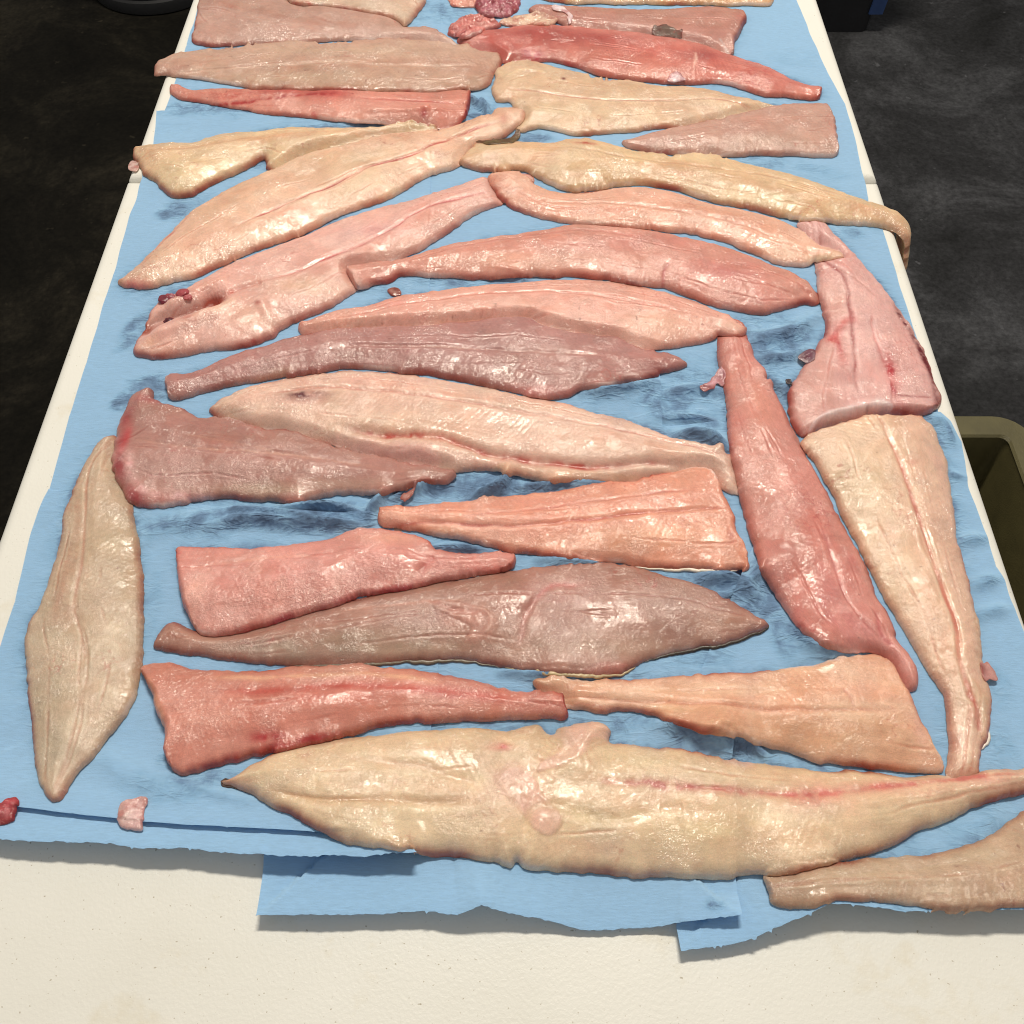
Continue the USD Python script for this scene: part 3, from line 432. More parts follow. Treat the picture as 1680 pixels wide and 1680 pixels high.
fillet('X', 'broad pinkish fillet by the right table edge with dark red streaks and bruised end', [(1307,368),(1321,354),(1348,352),(1362,374),(1390,400),(1410,424),(1438,455),(1466,493),(1490,528),(1498,542),(1517,577),(1535,628),(1544,656),(1541,668),(1530,676),(1503,684),(1466,683),(1428,685),(1391,694),(1345,704),(1328,716),(1315,718),(1303,704),(1294,672),(1294,642),(1308,614),(1336,577),(1352,549),(1355,535),(1348,510),(1345,497),(1338,449),(1333,425),(1321,390)], 16, 13,
  [(1330,362),(1355,430),(1380,460),(1392,500),(1398,552),(1402,580),(1404,633),(1415,700)], (222,166,146), cuts=[((1541,668),(1315,718))],
  lines=[([(1342,369),(1359,428),(1383,452),(1393,500),(1398,552),(1401,577),(1403,633),(1412,652)],(166,76,70),1.6,.75,.9),([(1427,520),(1436,560),(1448,600)],(204,110,100),1.3,.6,.6),([(1470,495),(1490,530),(1516,578),(1538,640),(1541,664)],(112,28,34),3.4,.9,0),([(1350,692),(1400,672),(1440,664),(1462,664)],(240,206,190),5,.7,-.5),([(1360,560),(1385,530),(1395,520)],(206,78,72),5,.6,.3),([(1470,650),(1500,652),(1530,650)],(160,70,66),1.4,.6,.3),([(1375,440),(1420,475),(1440,490)],(190,130,110),1.2,.5,.4)],
  patches=[([(1328,700),(1350,680),(1400,668),(1450,660),(1466,668),(1440,678),(1400,690),(1350,704),(1330,712)],(238,206,192),.8,.9)], blots=[(1460,612,12,28,(186,44,52),1.0),(1464,640,6,14,(176,40,50),.9),(1376,566,5,26,(190,56,58),.85),(1398,520,5,16,(186,60,60),.85),(1376,575,8,30,(206,96,88),.6),(1472,668,16,12,(190,76,76),.7),(1335,400,18,34,(206,132,122),.6),(1330,690,16,10,(214,160,140),.5),(1298,662,6,12,(60,24,26),.7),(1422,669,5,4,(60,30,30),.9),(1500,560,20,50,(206,130,116),.5),(1375,490,26,30,(226,162,136),.5),(1310,710,10,8,(150,90,80),.5)])
fillet('J', 'peach fillet under the hanging cream one, its thin right tip lying over the streaked fillet', [(800,290),(807,283),(829,280),(855,283),(872,292),(884,303),(922,312),(958,312),(1032,303),(1069,306),(1169,331),(1235,346),(1291,364),(1320,382),(1340,396),(1376,413),(1384,424),(1366,427),(1342,428),(1325,436),(1273,432),(1238,416),(1169,391),(1100,380),(1040,374),(958,368),(907,362),(855,347),(825,331),(811,312)], 13, 12,
  [(803,287),(850,315),(907,338),(1000,344),(1100,350),(1200,372),(1290,402),(1380,424)], (228,170,136),
  lines=[([(840,310),(900,330),(1000,335),(1100,345),(1200,365),(1280,392)],(206,136,108),1.6,.4,.6)], blots=[(1080,312,80,8,(230,170,142),.5),(840,305,30,14,(214,148,122),.6),(1280,410,50,18,(232,184,142),.6),(1000,358,90,10,(226,164,128),.5),(1350,420,26,6,(234,196,150),.8)])
F[-1:], F_K = F[-1:], [q for q in F if q['key'] == 'K'][0]
F.remove(F_K); F.append(F_K)
fillet('U', 'wedge shaped mauve brown fillet with a raw red cartilage rim on its broad left end', [(183,757),(187,723),(198,686),(210,653),(224,641),(243,635),(252,640),(254,653),(270,660),(283,664),(309,675),(335,685),(355,682),(375,681),(409,694),(475,705),(527,719),(586,738),(660,755),(715,763),(741,770),(749,780),(744,789),(720,797),(689,801),(623,811),(549,813),(512,820),(475,825),(449,823),(401,819),(339,818),(315,824),(291,829),(239,833),(213,824),(195,795)], 14, 11,
  [(205,730),(280,735),(346,742),(475,750),(623,768),(745,780)], (178,126,106),
  lines=[([(214,660),(202,700),(196,740),(198,775),(214,806),(240,826)],(166,66,66),7,.68,-.8),([(218,720),(280,730),(346,738),(475,746),(623,768)],(198,142,116),1.6,.6,.6),([(300,710),(400,730),(520,756)],(200,146,120),1.4,.5,.5),([(214,738),(216,780),(240,806),(320,806),(350,812)],(226,164,150),4,.7,-.4),([(222,820),(250,828),(290,825),(340,815)],(170,44,46),4,.85,0)],
  blots=[(240,650,26,12,(170,76,76),.7),(192,760,7,12,(110,36,50),.8),(206,716,8,20,(200,60,62),.8),(430,800,100,12,(190,160,124),.7),(560,790,90,10,(188,150,122),.6),(330,700,70,20,(172,112,100),.5),(270,815,50,10,(214,128,112),.6),(196,742,9,34,(224,150,140),.7),(480,818,30,6,(212,140,122),.6),(700,780,50,10,(172,126,104),.6)])
fillet('W', 'salmon orange fillet with a broad square right end and white skin edge, in the middle', [(620,857),(620,842),(623,833),(640,829),(671,828),(700,826),(750,822),(774,817),(866,809),(958,796),(1032,787),(1106,773),(1143,766),(1165,770),(1176,787),(1185,806),(1194,824),(1206,857),(1210,880),(1218,892),(1226,912),(1230,930),(1217,938),(1194,936),(1135,933),(1050,930),(1025,924),(966,919),(907,912),(848,907),(800,896),(755,886),(700,875),(652,867),(626,864)], 14, 11,
  [(622,846),(700,850),(811,858),(921,856),(1032,845),(1190,834)], (226,152,118), cuts=[((1165,770),(1230,930)),((620,857),(623,833))],
  lines=[([(632,856),(700,852),(811,860),(921,857),(1032,846),(1120,838),(1190,834)],(198,100,78),1.4,.75,.9),([(760,846),(900,832),(1050,812),(1140,804)],(206,116,96),1.2,.5,.5)],
  blots=[(900,820,200,12,(214,140,118),.6),(1060,880,120,24,(236,168,120),.6),(720,866,60,7,(234,168,128),.6),(1130,800,60,20,(224,150,122),.5),(1200,880,8,12,(190,90,84),.7),(960,912,80,6,(228,132,100),.6)], skin=[((1040,928),(1206,937),(232,204,172))])
fillet('Z2', 'brownish grey translucent fillet with a sharp right tip and a dark scaly lower edge', [(250,1061),(255,1048),(260,1040),(272,1024),(286,1020),(318,1032),(380,1030),(455,1012),(534,992),(600,976),(680,960),(766,948),(811,938),(866,931),(940,921),(995,921),(1040,927),(1087,942),(1143,957),(1198,982),(1235,1005),(1262,1025),(1231,1041),(1194,1056),(1135,1065),(1102,1073),(1060,1084),(1034,1096),(1014,1105),(977,1106),(896,1103),(848,1096),(822,1092),(774,1084),(700,1084),(671,1085),(593,1089),(475,1091),(396,1087),(338,1079),(290,1071)], 14, 13,
  [(254,1052),(400,1052),(550,1025),(700,1006),(900,1004),(1100,1010),(1258,1025)], (172,124,101), mat='wet',
  lines=[([(550,1000),(650,990),(760,985)],(208,146,118),1.5,.5,.5),([(850,1060),(868,1000),(900,965),(960,958)],(196,110,96),2.5,.5,.7),([(780,1000),(806,1015),(800,1040),(770,1048)],(206,150,124),4,.5,-.8),([(700,985),(760,1005),(800,1012)],(190,120,100),2,.5,.6)],
  patches=[([(690,985),(760,990),(806,1008),(812,1030),(790,1048),(762,1050),(774,1030),(740,1012)],(204,146,124),.7,1.0),([(960,1098),(990,1088),(1030,1086),(1020,1098),(1000,1106),(970,1106)],(202,124,106),.7,.6)], blots=[(620,1055,200,26,(172,150,116),.7),(460,1066,90,16,(170,156,130),.6),(300,1040,40,14,(196,140,112),.6),(900,970,90,30,(192,116,102),.65),(1000,1060,120,20,(192,158,124),.6),(1180,1020,60,22,(194,146,116),.6),(740,1020,60,22,(190,128,108),.5),(1005,1092,26,8,(200,132,112),.7)], skin=[((830,1092),(1040,1092),(200,166,120)),((1055,1085),(1262,1026),(58,46,32)),((480,1090),(820,1090),(110,92,70))])
fillet('Z1', 'bright pink fillet with square left end and crimson lower edge, above the grey one', [(286,902),(290,896),(310,895),(357,897),(436,897),(495,891),(542,881),(565,870),(593,865),(636,867),(691,883),(719,899),(750,904),(800,905),(829,904),(843,907),(847,916),(843,931),(820,938),(790,943),(711,957),(664,967),(593,979),(534,997),(455,1021),(410,1034),(377,1041),(345,1043),(322,1035),(306,1006),(294,950),(288,918)], 14, 10,
  [(290,960),(450,946),(600,926),(700,925),(843,920)], (216,144,122), cuts=[((286,902),(322,1035)),((843,907),(820,938))],
  lines=[([(345,1038),(410,1030),(455,1017),(534,993),(593,976),(664,963),(760,946)],(178,46,62),4,.8,.3),([(300,935),(370,922),(436,914),(520,912)],(236,166,140),1.6,.6,.6),([(688,938),(704,918),(714,912)],(196,84,76),3,.6,.8)],
  blots=[(640,880,60,12,(230,166,130),.6),(450,970,110,30,(222,132,112),.5),(320,980,20,50,(230,160,128),.6),(292,905,6,8,(196,80,84),.7),(770,925,70,12,(220,118,98),.6),(400,910,80,10,(232,160,134),.5)])
fillet('Y', 'long cream and pink fillet at the right towel edge, narrowing to a stump below', [(1312,724),(1336,711),(1391,695),(1428,686),(1475,687),(1521,688),(1540,712),(1549,744),(1561,804),(1572,874),(1586,944),(1595,976),(1609,1023),(1611,1069),(1617,1111),(1624,1139),(1626,1185),(1619,1213),(1608,1228),(1606,1255),(1606,1275),(1580,1282),(1553,1276),(1554,1236),(1556,1199),(1549,1152),(1535,1120),(1512,1083),(1484,1036),(1456,990),(1433,948),(1410,893),(1382,846),(1350,781)], 15, 13,
  [(1432,690),(1466,744),(1493,814),(1517,883),(1544,958),(1568,1023),(1575,1078),(1582,1106),(1592,1148),(1582,1270)], (226,188,148), cuts=[((1312,724),(1521,688))],
  lines=[([(1438,693),(1466,744),(1493,814),(1517,883),(1544,958),(1568,1023),(1575,1078),(1582,1106),(1600,1148),(1605,1190)],(206,116,92),1.8,.75,1.0),([(1586,1130),(1606,1160),(1610,1200)],(196,90,80),2,.5,.7)],
  blots=[(1540,760,18,60,(226,170,150),.6),(1570,900,20,90,(224,168,140),.6),(1500,850,24,50,(228,160,126),.6),(1496,762,14,6,(204,106,88),.7),(1420,800,50,70,(228,198,150),.6),(1470,950,30,50,(224,186,134),.6),(1580,1220,20,50,(222,166,146),.7),(1600,1172,8,20,(196,90,84),.7),(1556,1070,22,60,(226,172,138),.5),(1424,916,6,8,(180,80,70),.7)], skin=[((1622,1200),(1608,1228),(236,210,182))], patches=[([(1478,690),(1540,690),(1555,760),(1600,1000),(1616,1130),(1590,1100),(1560,980),(1520,860),(1490,760)],(228,180,152),.5,.5)])
fillet('Z6', 'greyish beige fillet cut off by the right border in the bottom right corner', [(1256,1436),(1290,1428),(1324,1422),(1380,1414),(1429,1411),(1507,1402),(1586,1383),(1638,1358),(1690,1322),(1760,1300),(1800,1360),(1805,1440),(1770,1488),(1690,1496),(1586,1503),(1481,1497),(1400,1490),(1324,1487),(1266,1482),(1260,1464)], 13, 11,
  [(1260,1458),(1429,1448),(1586,1438),(1700,1410),(1800,1395)], (190,160,124), mat='dry', cuts=[((1256,1436),(1266,1482))],
  lines=[([(1300,1452),(1429,1438),(1560,1420),(1680,1400)],(206,176,140),1.5,.5,.5),([(1300,1468),(1450,1462),(1600,1460)],(206,176,142),1.5,.4,.4)], blots=[(1290,1455,30,20,(184,146,120),.6),(1600,1400,60,16,(196,170,132),.5),(1500,1490,120,8,(196,160,126),.5)])
fillet('Z5', 'largest fillet, thick and cream coloured, lying across the front of the towels', [(356,1278),(372,1277),(384,1271),(425,1246),(462,1230),(500,1219),(545,1211),(600,1206),(700,1196),(774,1193),(840,1196),(864,1187),(886,1187),(898,1203),(908,1205),(914,1193),(950,1188),(986,1189),(1000,1199),(1000,1216),(1069,1225),(1180,1239),(1245,1249),(1376,1264),(1480,1270),(1534,1271),(1586,1272),(1638,1262),(1690,1255),(1770,1240),(1775,1282),(1690,1303),(1617,1318),(1534,1357),(1455,1390),(1376,1413),(1298,1432),(1167,1440),(1062,1440),(957,1432),(900,1430),(858,1424),(847,1414),(838,1423),(800,1414),(750,1409),(680,1402),(625,1394),(550,1379),(475,1335),(425,1312),(390,1294),(365,1287)], 22, 19,
  [(360,1281),(440,1303),(550,1323),(700,1318),(825,1318),(900,1290),(973,1286),(1167,1302),(1298,1307),(1403,1299),(1534,1281),(1680,1268),(1770,1262)], (224,194,148),
  lines=[([(440,1302),(500,1318),(550,1325),(620,1323),(700,1322),(790,1324)],(210,170,124),2.5,.55,1.4),([(973,1286),(1060,1292),(1167,1302),(1298,1308),(1403,1300),(1534,1281),(1680,1266)],(206,116,98),3,.75,1.0),([(560,1250),(700,1268),(800,1300)],(232,190,150),2.5,.4,.8),([(860,1380),(880,1330),(990,1350),(1060,1340)],(210,176,126),3,.4,.9),([(1080,1332),(1100,1334),(1118,1330)],(214,170,130),2,.4,.6)],
  blots=[(824,1231,18,7,(214,106,92),.85),(830,1290,60,50,(230,180,150),.65),(1330,1318,50,26,(216,134,114),.75),(1180,1306,50,9,(212,128,108),.6),(1430,1295,90,14,(218,142,122),.6),(1000,1385,40,26,(232,190,162),.6),(960,1345,40,20,(206,180,120),.5),(1180,1370,130,30,(228,200,140),.5),(520,1270,90,30,(226,192,148),.4),(600,1360,110,26,(216,196,156),.5),(1640,1290,90,20,(214,152,132),.7),(375,1284,22,8,(196,140,120),.7),(866,1200,22,8,(222,168,146),.7),(1210,1250,24,10,(222,172,150),.7),(720,1250,80,20,(230,186,150),.5),(700,1390,100,12,(206,180,146),.5),(1060,1254,70,14,(220,196,144),.5)], skin=[((356,1278),(395,1298),(84,62,52))], patches=[([(905,1209),(912,1190),(950,1182),(992,1184),(1006,1199),(996,1214),(975,1222),(962,1240),(934,1262),(905,1268),(880,1272),(904,1240),(918,1224)],(232,182,154),.8,1.1),([(822,1268),(850,1262),(874,1280),(890,1310),(915,1335),(920,1358),(902,1376),(876,1366),(858,1342),(836,1318),(812,1292)],(232,180,152),.8,1.0),([(1186,1246),(1204,1232),(1226,1234),(1240,1250),(1228,1262),(1200,1260)],(226,176,154),.8,1.0)])
fillet('Z4', 'peach fillet with narrow left tail and broad slanting right end, above the front one', [(872,1122),(875,1114),(890,1111),(958,1112),(1069,1112),(1180,1104),(1254,1098),(1320,1090),(1380,1078),(1405,1071),(1440,1072),(1452,1078),(1463,1092),(1484,1127),(1507,1176),(1535,1227),(1550,1263),(1543,1269),(1520,1268),(1429,1260),(1350,1252),(1298,1239),(1219,1218),(1140,1197),(1087,1184),(1062,1174),(1040,1168),(1014,1165),(995,1169),(980,1170),(958,1165),(929,1163),(900,1148)], 14, 11,
  [(876,1120),(921,1137),(1032,1148),(1143,1160),(1382,1166),(1510,1180)], (228,172,130), cuts=[((1452,1078),(1550,1263))],
  lines=[([(921,1137),(1032,1148),(1143,1160),(1260,1168),(1382,1167),(1475,1164)],(208,140,104),1.4,.6,.8),([(1000,1128),(1150,1138),(1300,1134)],(236,186,144),1.4,.4,.5),([(1380,1130),(1396,1150),(1400,1165)],(206,130,104),1.2,.4,.4)],
  blots=[(1180,1112,150,9,(220,152,122),.6),(1350,1190,120,40,(234,184,134),.5),(970,1160,30,8,(220,180,156),.7),(1100,1170,70,10,(234,180,126),.5),(1510,1200,14,40,(228,176,152),.6),(920,1130,40,14,(228,166,130),.5)])
fillet('Z3', 'reddish salmon fillet in front at left, tapering from wide left end to cut right end', [(231,1096),(238,1089),(262,1085),(290,1086),(318,1094),(396,1100),(455,1095),(514,1091),(573,1089),(620,1092),(671,1095),(750,1111),(800,1122),(860,1134),(921,1134),(929,1150),(929,1178),(900,1181),(848,1182),(789,1181),(671,1187),(573,1207),(475,1231),(357,1256),(300,1273),(288,1271),(281,1264),(270,1244),(273,1213),(259,1170),(243,1126)], 17, 12,
  [(255,1180),(350,1165),(475,1154),(553,1140),(711,1136),(860,1148),(928,1158)], (208,136,110), cuts=[((231,1096),(288,1271)),((921,1134),(929,1178))],
  lines=[([(360,1140),(475,1136),(560,1128),(711,1134),(860,1146)],(200,92,76),3.5,.6,.6),([(340,1112),(480,1112),(600,1106),(720,1118)],(234,176,134),2.5,.5,-.5),([(240,1110),(262,1170),(274,1215)],(240,170,130),3,.6,-.4),([(300,1268),(400,1238),(475,1222),(560,1204)],(176,60,56),3.5,.7,.2)],
  blots=[(440,1212,40,10,(184,56,58),.85),(380,1180,110,26,(224,148,118),.5),(520,1150,110,14,(206,104,84),.65),(760,1130,100,10,(206,104,86),.6),(700,1165,160,12,(220,144,112),.6),(320,1230,50,26,(212,124,98),.5),(280,1100,40,8,(232,152,122),.6),(900,1155,30,18,(206,112,92),.5),(560,1096,80,6,(236,178,142),.5)])

# ------------------------------------------------------------------ blue paper towels
TOWEL_GROUP = 'blue paper towels spread over the table'
def px_segment_grid(lines, height, sigma):
    g = np.zeros(GN)
    return g
gyy, gxx = np.meshgrid(GY0 + np.arange(GN[0]) * GS, GX0 + np.arange(GN[1]) * GS, indexing='ij')
GP = np.stack([gxx.ravel(), gyy.ravel()], 1)
# wet stains (x, y, rx, ry in picture positions, strength)
STAINS = [(330,180,60,16,.75),(420,180,60,8,.85),(360,178,90,20,.35),(740,20,40,25,.45),(790,185,30,26,.55),(285,348,26,14,.85),(330,335,60,24,.35),(225,540,26,30,.7),(280,470,60,12,.6),(245,640,30,26,.9),(265,640,24,20,.8),
  (690,20,40,20,.4),(1230,270,80,14,.4),(1330,280,40,12,.3),(1270,560,70,40,.65),(1260,600,50,30,.55),(1250,530,60,20,.5),(1390,385,30,10,.5),(1100,660,60,40,.6),(1140,640,60,60,.5),(1150,700,40,30,.6),(980,650,60,20,.5),
  (400,850,90,24,.75),(500,858,120,22,.85),(560,840,60,20,.8),(340,870,60,24,.5),(790,800,90,30,.85),(680,815,60,16,.5),(860,802,60,14,.75),(610,850,16,30,.6),(760,905,60,12,.8),(1000,940,90,10,.7),(1180,955,80,26,.85),(1240,970,50,50,.85),(1210,1000,60,40,.6),
  (1290,1040,40,40,.7),(1200,940,50,14,.8),(1130,1080,90,24,.4),(1000,1110,120,8,.65),(860,1110,60,10,.6),(700,1098,80,6,.6),(750,1192,90,8,.7),(1040,1190,60,20,.55),(1150,1215,60,20,.75),(1230,1232,60,14,.85),(950,1188,60,14,.5),(340,1280,60,20,.5),(300,1300,90,30,.25),(280,1250,20,20,.5),
  (1560,1220,30,60,.35),(1640,1230,26,40,.4),(1640,1130,20,30,.3),(220,880,40,60,.3),(270,860,50,20,.4),(245,1000,20,80,.3),(1165,1492,14,8,.7),(200,660,16,14,.8),(1170,1085,10,6,.6),(310,420,50,16,.2),(240,480,40,6,.6),(650,475,40,14,.4),(740,465,90,8,.5),(650,640,60,16,.2),(1340,290,60,8,.2),(1310,100,60,20,.12),(860,230,40,12,.8),(870,305,26,8,.6),(1180,600,14,40,.5),(1290,700,20,40,.6)]
wet = np.zeros(GN)
fill_union = np.zeros(GN, bool)
for q in F:
    _, r = tidy(W(q['outline'], 0.003)); win, m = cells(Polygon(r)); fill_union[win] |= m
dd = distance_transform_edt(~fill_union) * GS
wn = fb(GP, (70, 70), 3, 4).reshape(GN)
wn2 = fb(GP, (9, 9), 5, 2).reshape(GN)
wet += 0.18 * np.exp(-(dd / 0.0016) ** 2) + np.exp(-(dd / 0.006) ** 1.0) * np.clip(0.26 + 1.7 * wn2 + 0.5 * wn, 0, 1)
for x, y, rx, ry, s in STAINS:
    c, a, b = W([(x, y)])[0], W([(x + rx, y)])[0], W([(x, y + ry)])[0]
    ax, ay = abs(a[0] - c[0]), abs(b[1] - c[1])
    k = ((gxx - c[0]) / ax) ** 2 + ((gyy - c[1]) / ay) ** 2
    k = k * (1 + 2.4 * wn + 1.2 * wn2)
    wet = np.maximum(wet, s * np.clip(1.3 - k, 0, 1) ** 0.9)
wet = gaussian_filter(wet, 1.2) * 0.64
# folds and ridges of the paper: (points, height mm, width mm)
FOLDS = [([(330,868),(420,856),(500,862),(590,868)],4,5),([(380,840),(470,850),(540,864),(600,866)],6,3.5),([(460,835),(560,838),(612,856)],5,3),([(605,862),(608,846),(622,826),(640,815)],5,4),([(640,822),(700,806),(740,800)],4,3),([(780,818),(826,800),(832,782)],6,4),([(840,802),(930,798),(1010,796)],3.5,3),([(700,905),(760,905),(800,908)],4,3),
  ([(880,920),(960,926),(1000,932)],3,3),([(1150,950),(1200,955),(1230,980)],5,5),([(1180,985),(1230,960),(1246,930)],4,4),([(1090,650),(1140,640),(1190,646)],3,5),([(1080,690),(1130,690),(1180,700)],3,4),([(1110,720),(1170,735),(1195,760)],4,5),([(960,650),(1020,650),(1080,630)],3,4),([(1240,620),(1280,640),(1300,660)],4,5),([(1230,560),(1290,550),(1340,520)],3.5,7),([(1240,590),(1290,590),(1320,575)],3,5),
  ([(820,1105),(900,1112),(1000,1112)],3.5,3),([(1080,1192),(1150,1218),(1200,1230)],4,4),([(1140,1210),(1190,1212),(1250,1240)],4,3),([(1300,1030),(1330,1070),(1400,1080)],3,5),([(1555,782),(1572,784),(1590,786)],2.2,3),([(1580,890),(1600,886),(1620,884)],2.6,5),([(1594,965),(1620,955),(1642,950)],2.6,5),([(1605,1010),(1630,1004),(1660,1000)],2.2,5),([(1520,690),(1545,700),(1562,730)],3,5),
  ([(140,1235),(250,1290),(330,1320)],1.2,8),([(250,1286),(330,1302),(440,1330)],1.4,4),([(600,200),(700,202),(800,190)],3,4),([(790,170),(800,190),(800,205)],5,4),([(770,160),(790,180),(815,195)],4,3),([(240,880),(300,860),(380,850)],2,8),([(1560,1290),(1620,1330),(1560,1400)],2,10),([(800,452),(870,462)],2,3),([(725,60),(726,30),(728,-10)],.8,2)]
fold = np.zeros(GN)
for pts, h, w in FOLDS:
    c = W(curve(pts, 4.0)); lo, hi = c.min(0) - 0.04, c.max(0) + 0.04
    i0, i1, j0, j1 = int((lo[1] - GY0) / GS), int((hi[1] - GY0) / GS), int((lo[0] - GX0) / GS), int((hi[0] - GX0) / GS)
    win = (slice(max(i0, 0), i1), slice(max(j0, 0), j1))
    d, ix = cKDTree(c).query(np.stack([gxx[win].ravel(), gyy[win].ravel()], 1))
    taper = np.sin(np.pi * np.clip((ix + 1) / (len(c) + 1), 0, 1)) ** 0.5
    fold[win] = np.maximum(fold[win], (h * 0.0024 * taper * np.exp(-(d / (w * 0.001)) ** 2)).reshape(fold[win].shape))
wrk = (fb(GP, (16, 34), 11, 3).reshape(GN)) * 0.0040 * (0.35 + 1.5 * gaussian_filter(np.clip(wet, 0, 1), 8)) + (fb(GP, (60, 130), 12, 2).reshape(GN)) * 0.0065 * np.clip(gaussian_filter(wet, 6) - 0.1, 0, 1)
flat = np.clip(1 - dd / 0.03, 0.35, 1.0)
LAY = np.clip(wrk - np.percentile(wrk, 2), 0, 0.006) * (0.5 + 0.5 * flat) + fold

wet += 0.38 * np.clip(fold / 0.006, 0, 1) * np.clip(.5 + 2 * wn, 0, 1)
def towel(label, outline, seed, rag=(), spacing=0.0021):
    """outline points (x, y[, lift mm]); rag: indices of point pairs whose edge is torn along a perforation"""
    P = np.array([(q[0], q[1], q[2] if len(q) > 2 else 0.0) for q in outline], float)
    segs = []
    for i in range(len(P)):
        a, b = P[i], P[(i + 1) % len(P)]
        wa, wb = W([a[:2]], a[2] * .0015)[0], W([b[:2]], b[2] * .0015)[0]
        k = max(2, int(np.linalg.norm(wb - wa) / 0.0012)); t = np.linspace(0, 1, k, endpoint=False)[:, None]
        torn = i in rag
        seg = np.c_[wa * (1 - t) + wb * t, a[2] + (b[2] - a[2]) * t[:, 0]]
        nrm = np.array([(wb - wa)[1], -(wb - wa)[0]]); nrm /= np.linalg.norm(nrm)
        sp = np.c_[seg[:, :2], np.zeros(k)]
        env = np.sin(np.pi * t[:, 0])[:, None] ** 0.3
        off = (nz(sp, (40, 40, 1), seed) - 0.5) * 0.0022
        if torn: off = off + (nz(sp, (420, 420, 1), seed + 3) - 0.5) * 0.0014 + 0.0013 * (nz(sp, (900, 900, 1), seed + 9) > 0.80)
        seg[:, :2] += nrm * off[:, None] * env
        segs.append(seg)
    R = np.vstack(segs)
    poly, ring = tidy(R[:, :2])
    base, win, mask = drape(poly, 0.004, 0.006, 0.0006)
    p, t = fill(poly, ring, spacing, seed)
    tr = cKDTree(R[:, :2])
    db, ib = tr.query(p)
    lf = np.where(R[:, 2] > 0.01)[0]
    lift = np.zeros(len(p))
    if len(lf):
        dl, il = cKDTree(R[lf, :2]).query(p)
        lift = R[lf[il], 2] * 0.0015 * np.exp(-(dl / 0.030) ** 1.5)
    edge = np.clip(db / 0.012, 0, 1)
    z = TZ + look(base, p) + look(LAY, p) * (0.25 + 0.75 * edge) + lift + np.clip(nz(p, (30, 30), seed + 1) - 0.35, 0, 1) * 0.0012 * (1 - edge)
    z = np.maximum(z, TZ + look(SUP, p) + 0.0004)
    # the paper's own height becomes what lies above
    full = griddy(p, z - TZ, win, mask)
    SUP[win] = np.where(mask, np.maximum(SUP[win], full), SUP[win])
    n, m = len(p), len(ring)
    v = np.vstack([np.c_[p, z], np.c_[p, z - 0.00028]])
    i = np.arange(m); j = (i + 1) % m
    f = np.vstack([t, t[:, ::-1] + n, np.c_[i, i + n, j + n], np.c_[i, j + n, j]])
    wv = np.clip(look(wet, p), 0, 1.1)
    prim = put(new_path('paper_towel'), v, f, M_TOWEL, scalar=np.r_[wv, wv])
    return tag(prim, label, 'paper towel', TOWEL_GROUP)
def griddy(p, h, win, mask):
    """heights of scattered points on the support grid"""
    acc, cnt = np.zeros(GN), np.zeros(GN)
    i = np.clip(((p[:, 1] - GY0) / GS).round().astype(int), 0, GN[0] - 1); j = np.clip(((p[:, 0] - GX0) / GS).round().astype(int), 0, GN[1] - 1)
    np.add.at(acc, (i, j), h); np.add.at(cnt, (i, j), 1)
    a, c = gaussian_filter(acc[win], 1.3), gaussian_filter(cnt[win], 1.3)
    return np.where(c > 1e-4, a / np.maximum(c, 1e-4), 0.0)

towel('blue paper towel at the far left end, under the uppermost fillets', [(262,205),(271,181),(307,76),(328,0),(352,-70),(728,-75),(727,0),(724,60),(722,215)], 21)
towel('blue paper towel along the far right edge of the table, mostly bare', [(690,410),(692,205),(722,185),(722,60),(725,-75),(1282,-75),(1307,3),(1331,62),(1355,114),(1386,172),(1404,235),(1424,327),(1430,400)], 22)
towel('blue paper towel in the middle of the right edge, beside the streaked fillet', [(690,780),(690,330),(1040,355),(1445,369),(1462,424),(1480,483),(1497,538),(1522,610),(1550,730),(1400,790)], 23)
towel('large blue paper towel along the left edge with bare dry margins', [(70,840),(83,800),(114,685),(143,595),(186,452),(209,371),(233,295),(252,238),(257,183),(480,190),(707,198),(706,455),(700,860),(380,850)], 24, rag=(8,))
towel('blue paper towel in the middle with wet grey stains between the fillets', [(620,1230),(690,610),(1082,618),(1086,705),(1350,690),(1480,1230)], 25)
towel('blue paper towel on the near right with wavy outer edge and curled lower rim', [(1109,1522,3),(1117,1561,5),(1219,1545,6),(1298,1511,9),(1360,1483,13),(1420,1488,12),(1481,1496,10),(1680,1493,11),(1800,1480,11),(1850,1400,4),(1800,1250),(1722,1120),(1680,1041),(1656,981),(1648,955),(1633,930),(1618,880),(1600,830),(1588,800),(1583,760),(1577,726),(1558,693),(1540,680),(1480,690),(1320,700),(1150,1100)], 26, rag=(1, 2, 3, 4, 5, 6))
towel('blue paper towel sticking out in front of the largest fillet with a torn lower edge', [(420,1503,7),(510,1500,8),(600,1500,7),(680,1497,8),(750,1502,9),(790,1485,13),(830,1497,9),(880,1506,7),(957,1526,3),(1062,1522,3),(1140,1514,4),(1213,1506,7),(1206,1470,1),(1200,1400),(1195,1150),(430,1160),(438,1330),(432,1428,1)], 27, rag=(0, 1, 2, 3, 4, 5, 6, 7, 8, 9, 10))
towel('blue paper towel strip folded under at the near left, below its dark crease', [(-160,1362,9),(0,1376,9),(120,1383,10),(250,1392,10),(380,1400,10),(500,1407,10),(600,1411,10),(685,1403,12),(660,1370,2),(600,1330),(560,1150),(-100,1150)], 28, rag=(0, 1, 2, 3, 4, 5, 6))
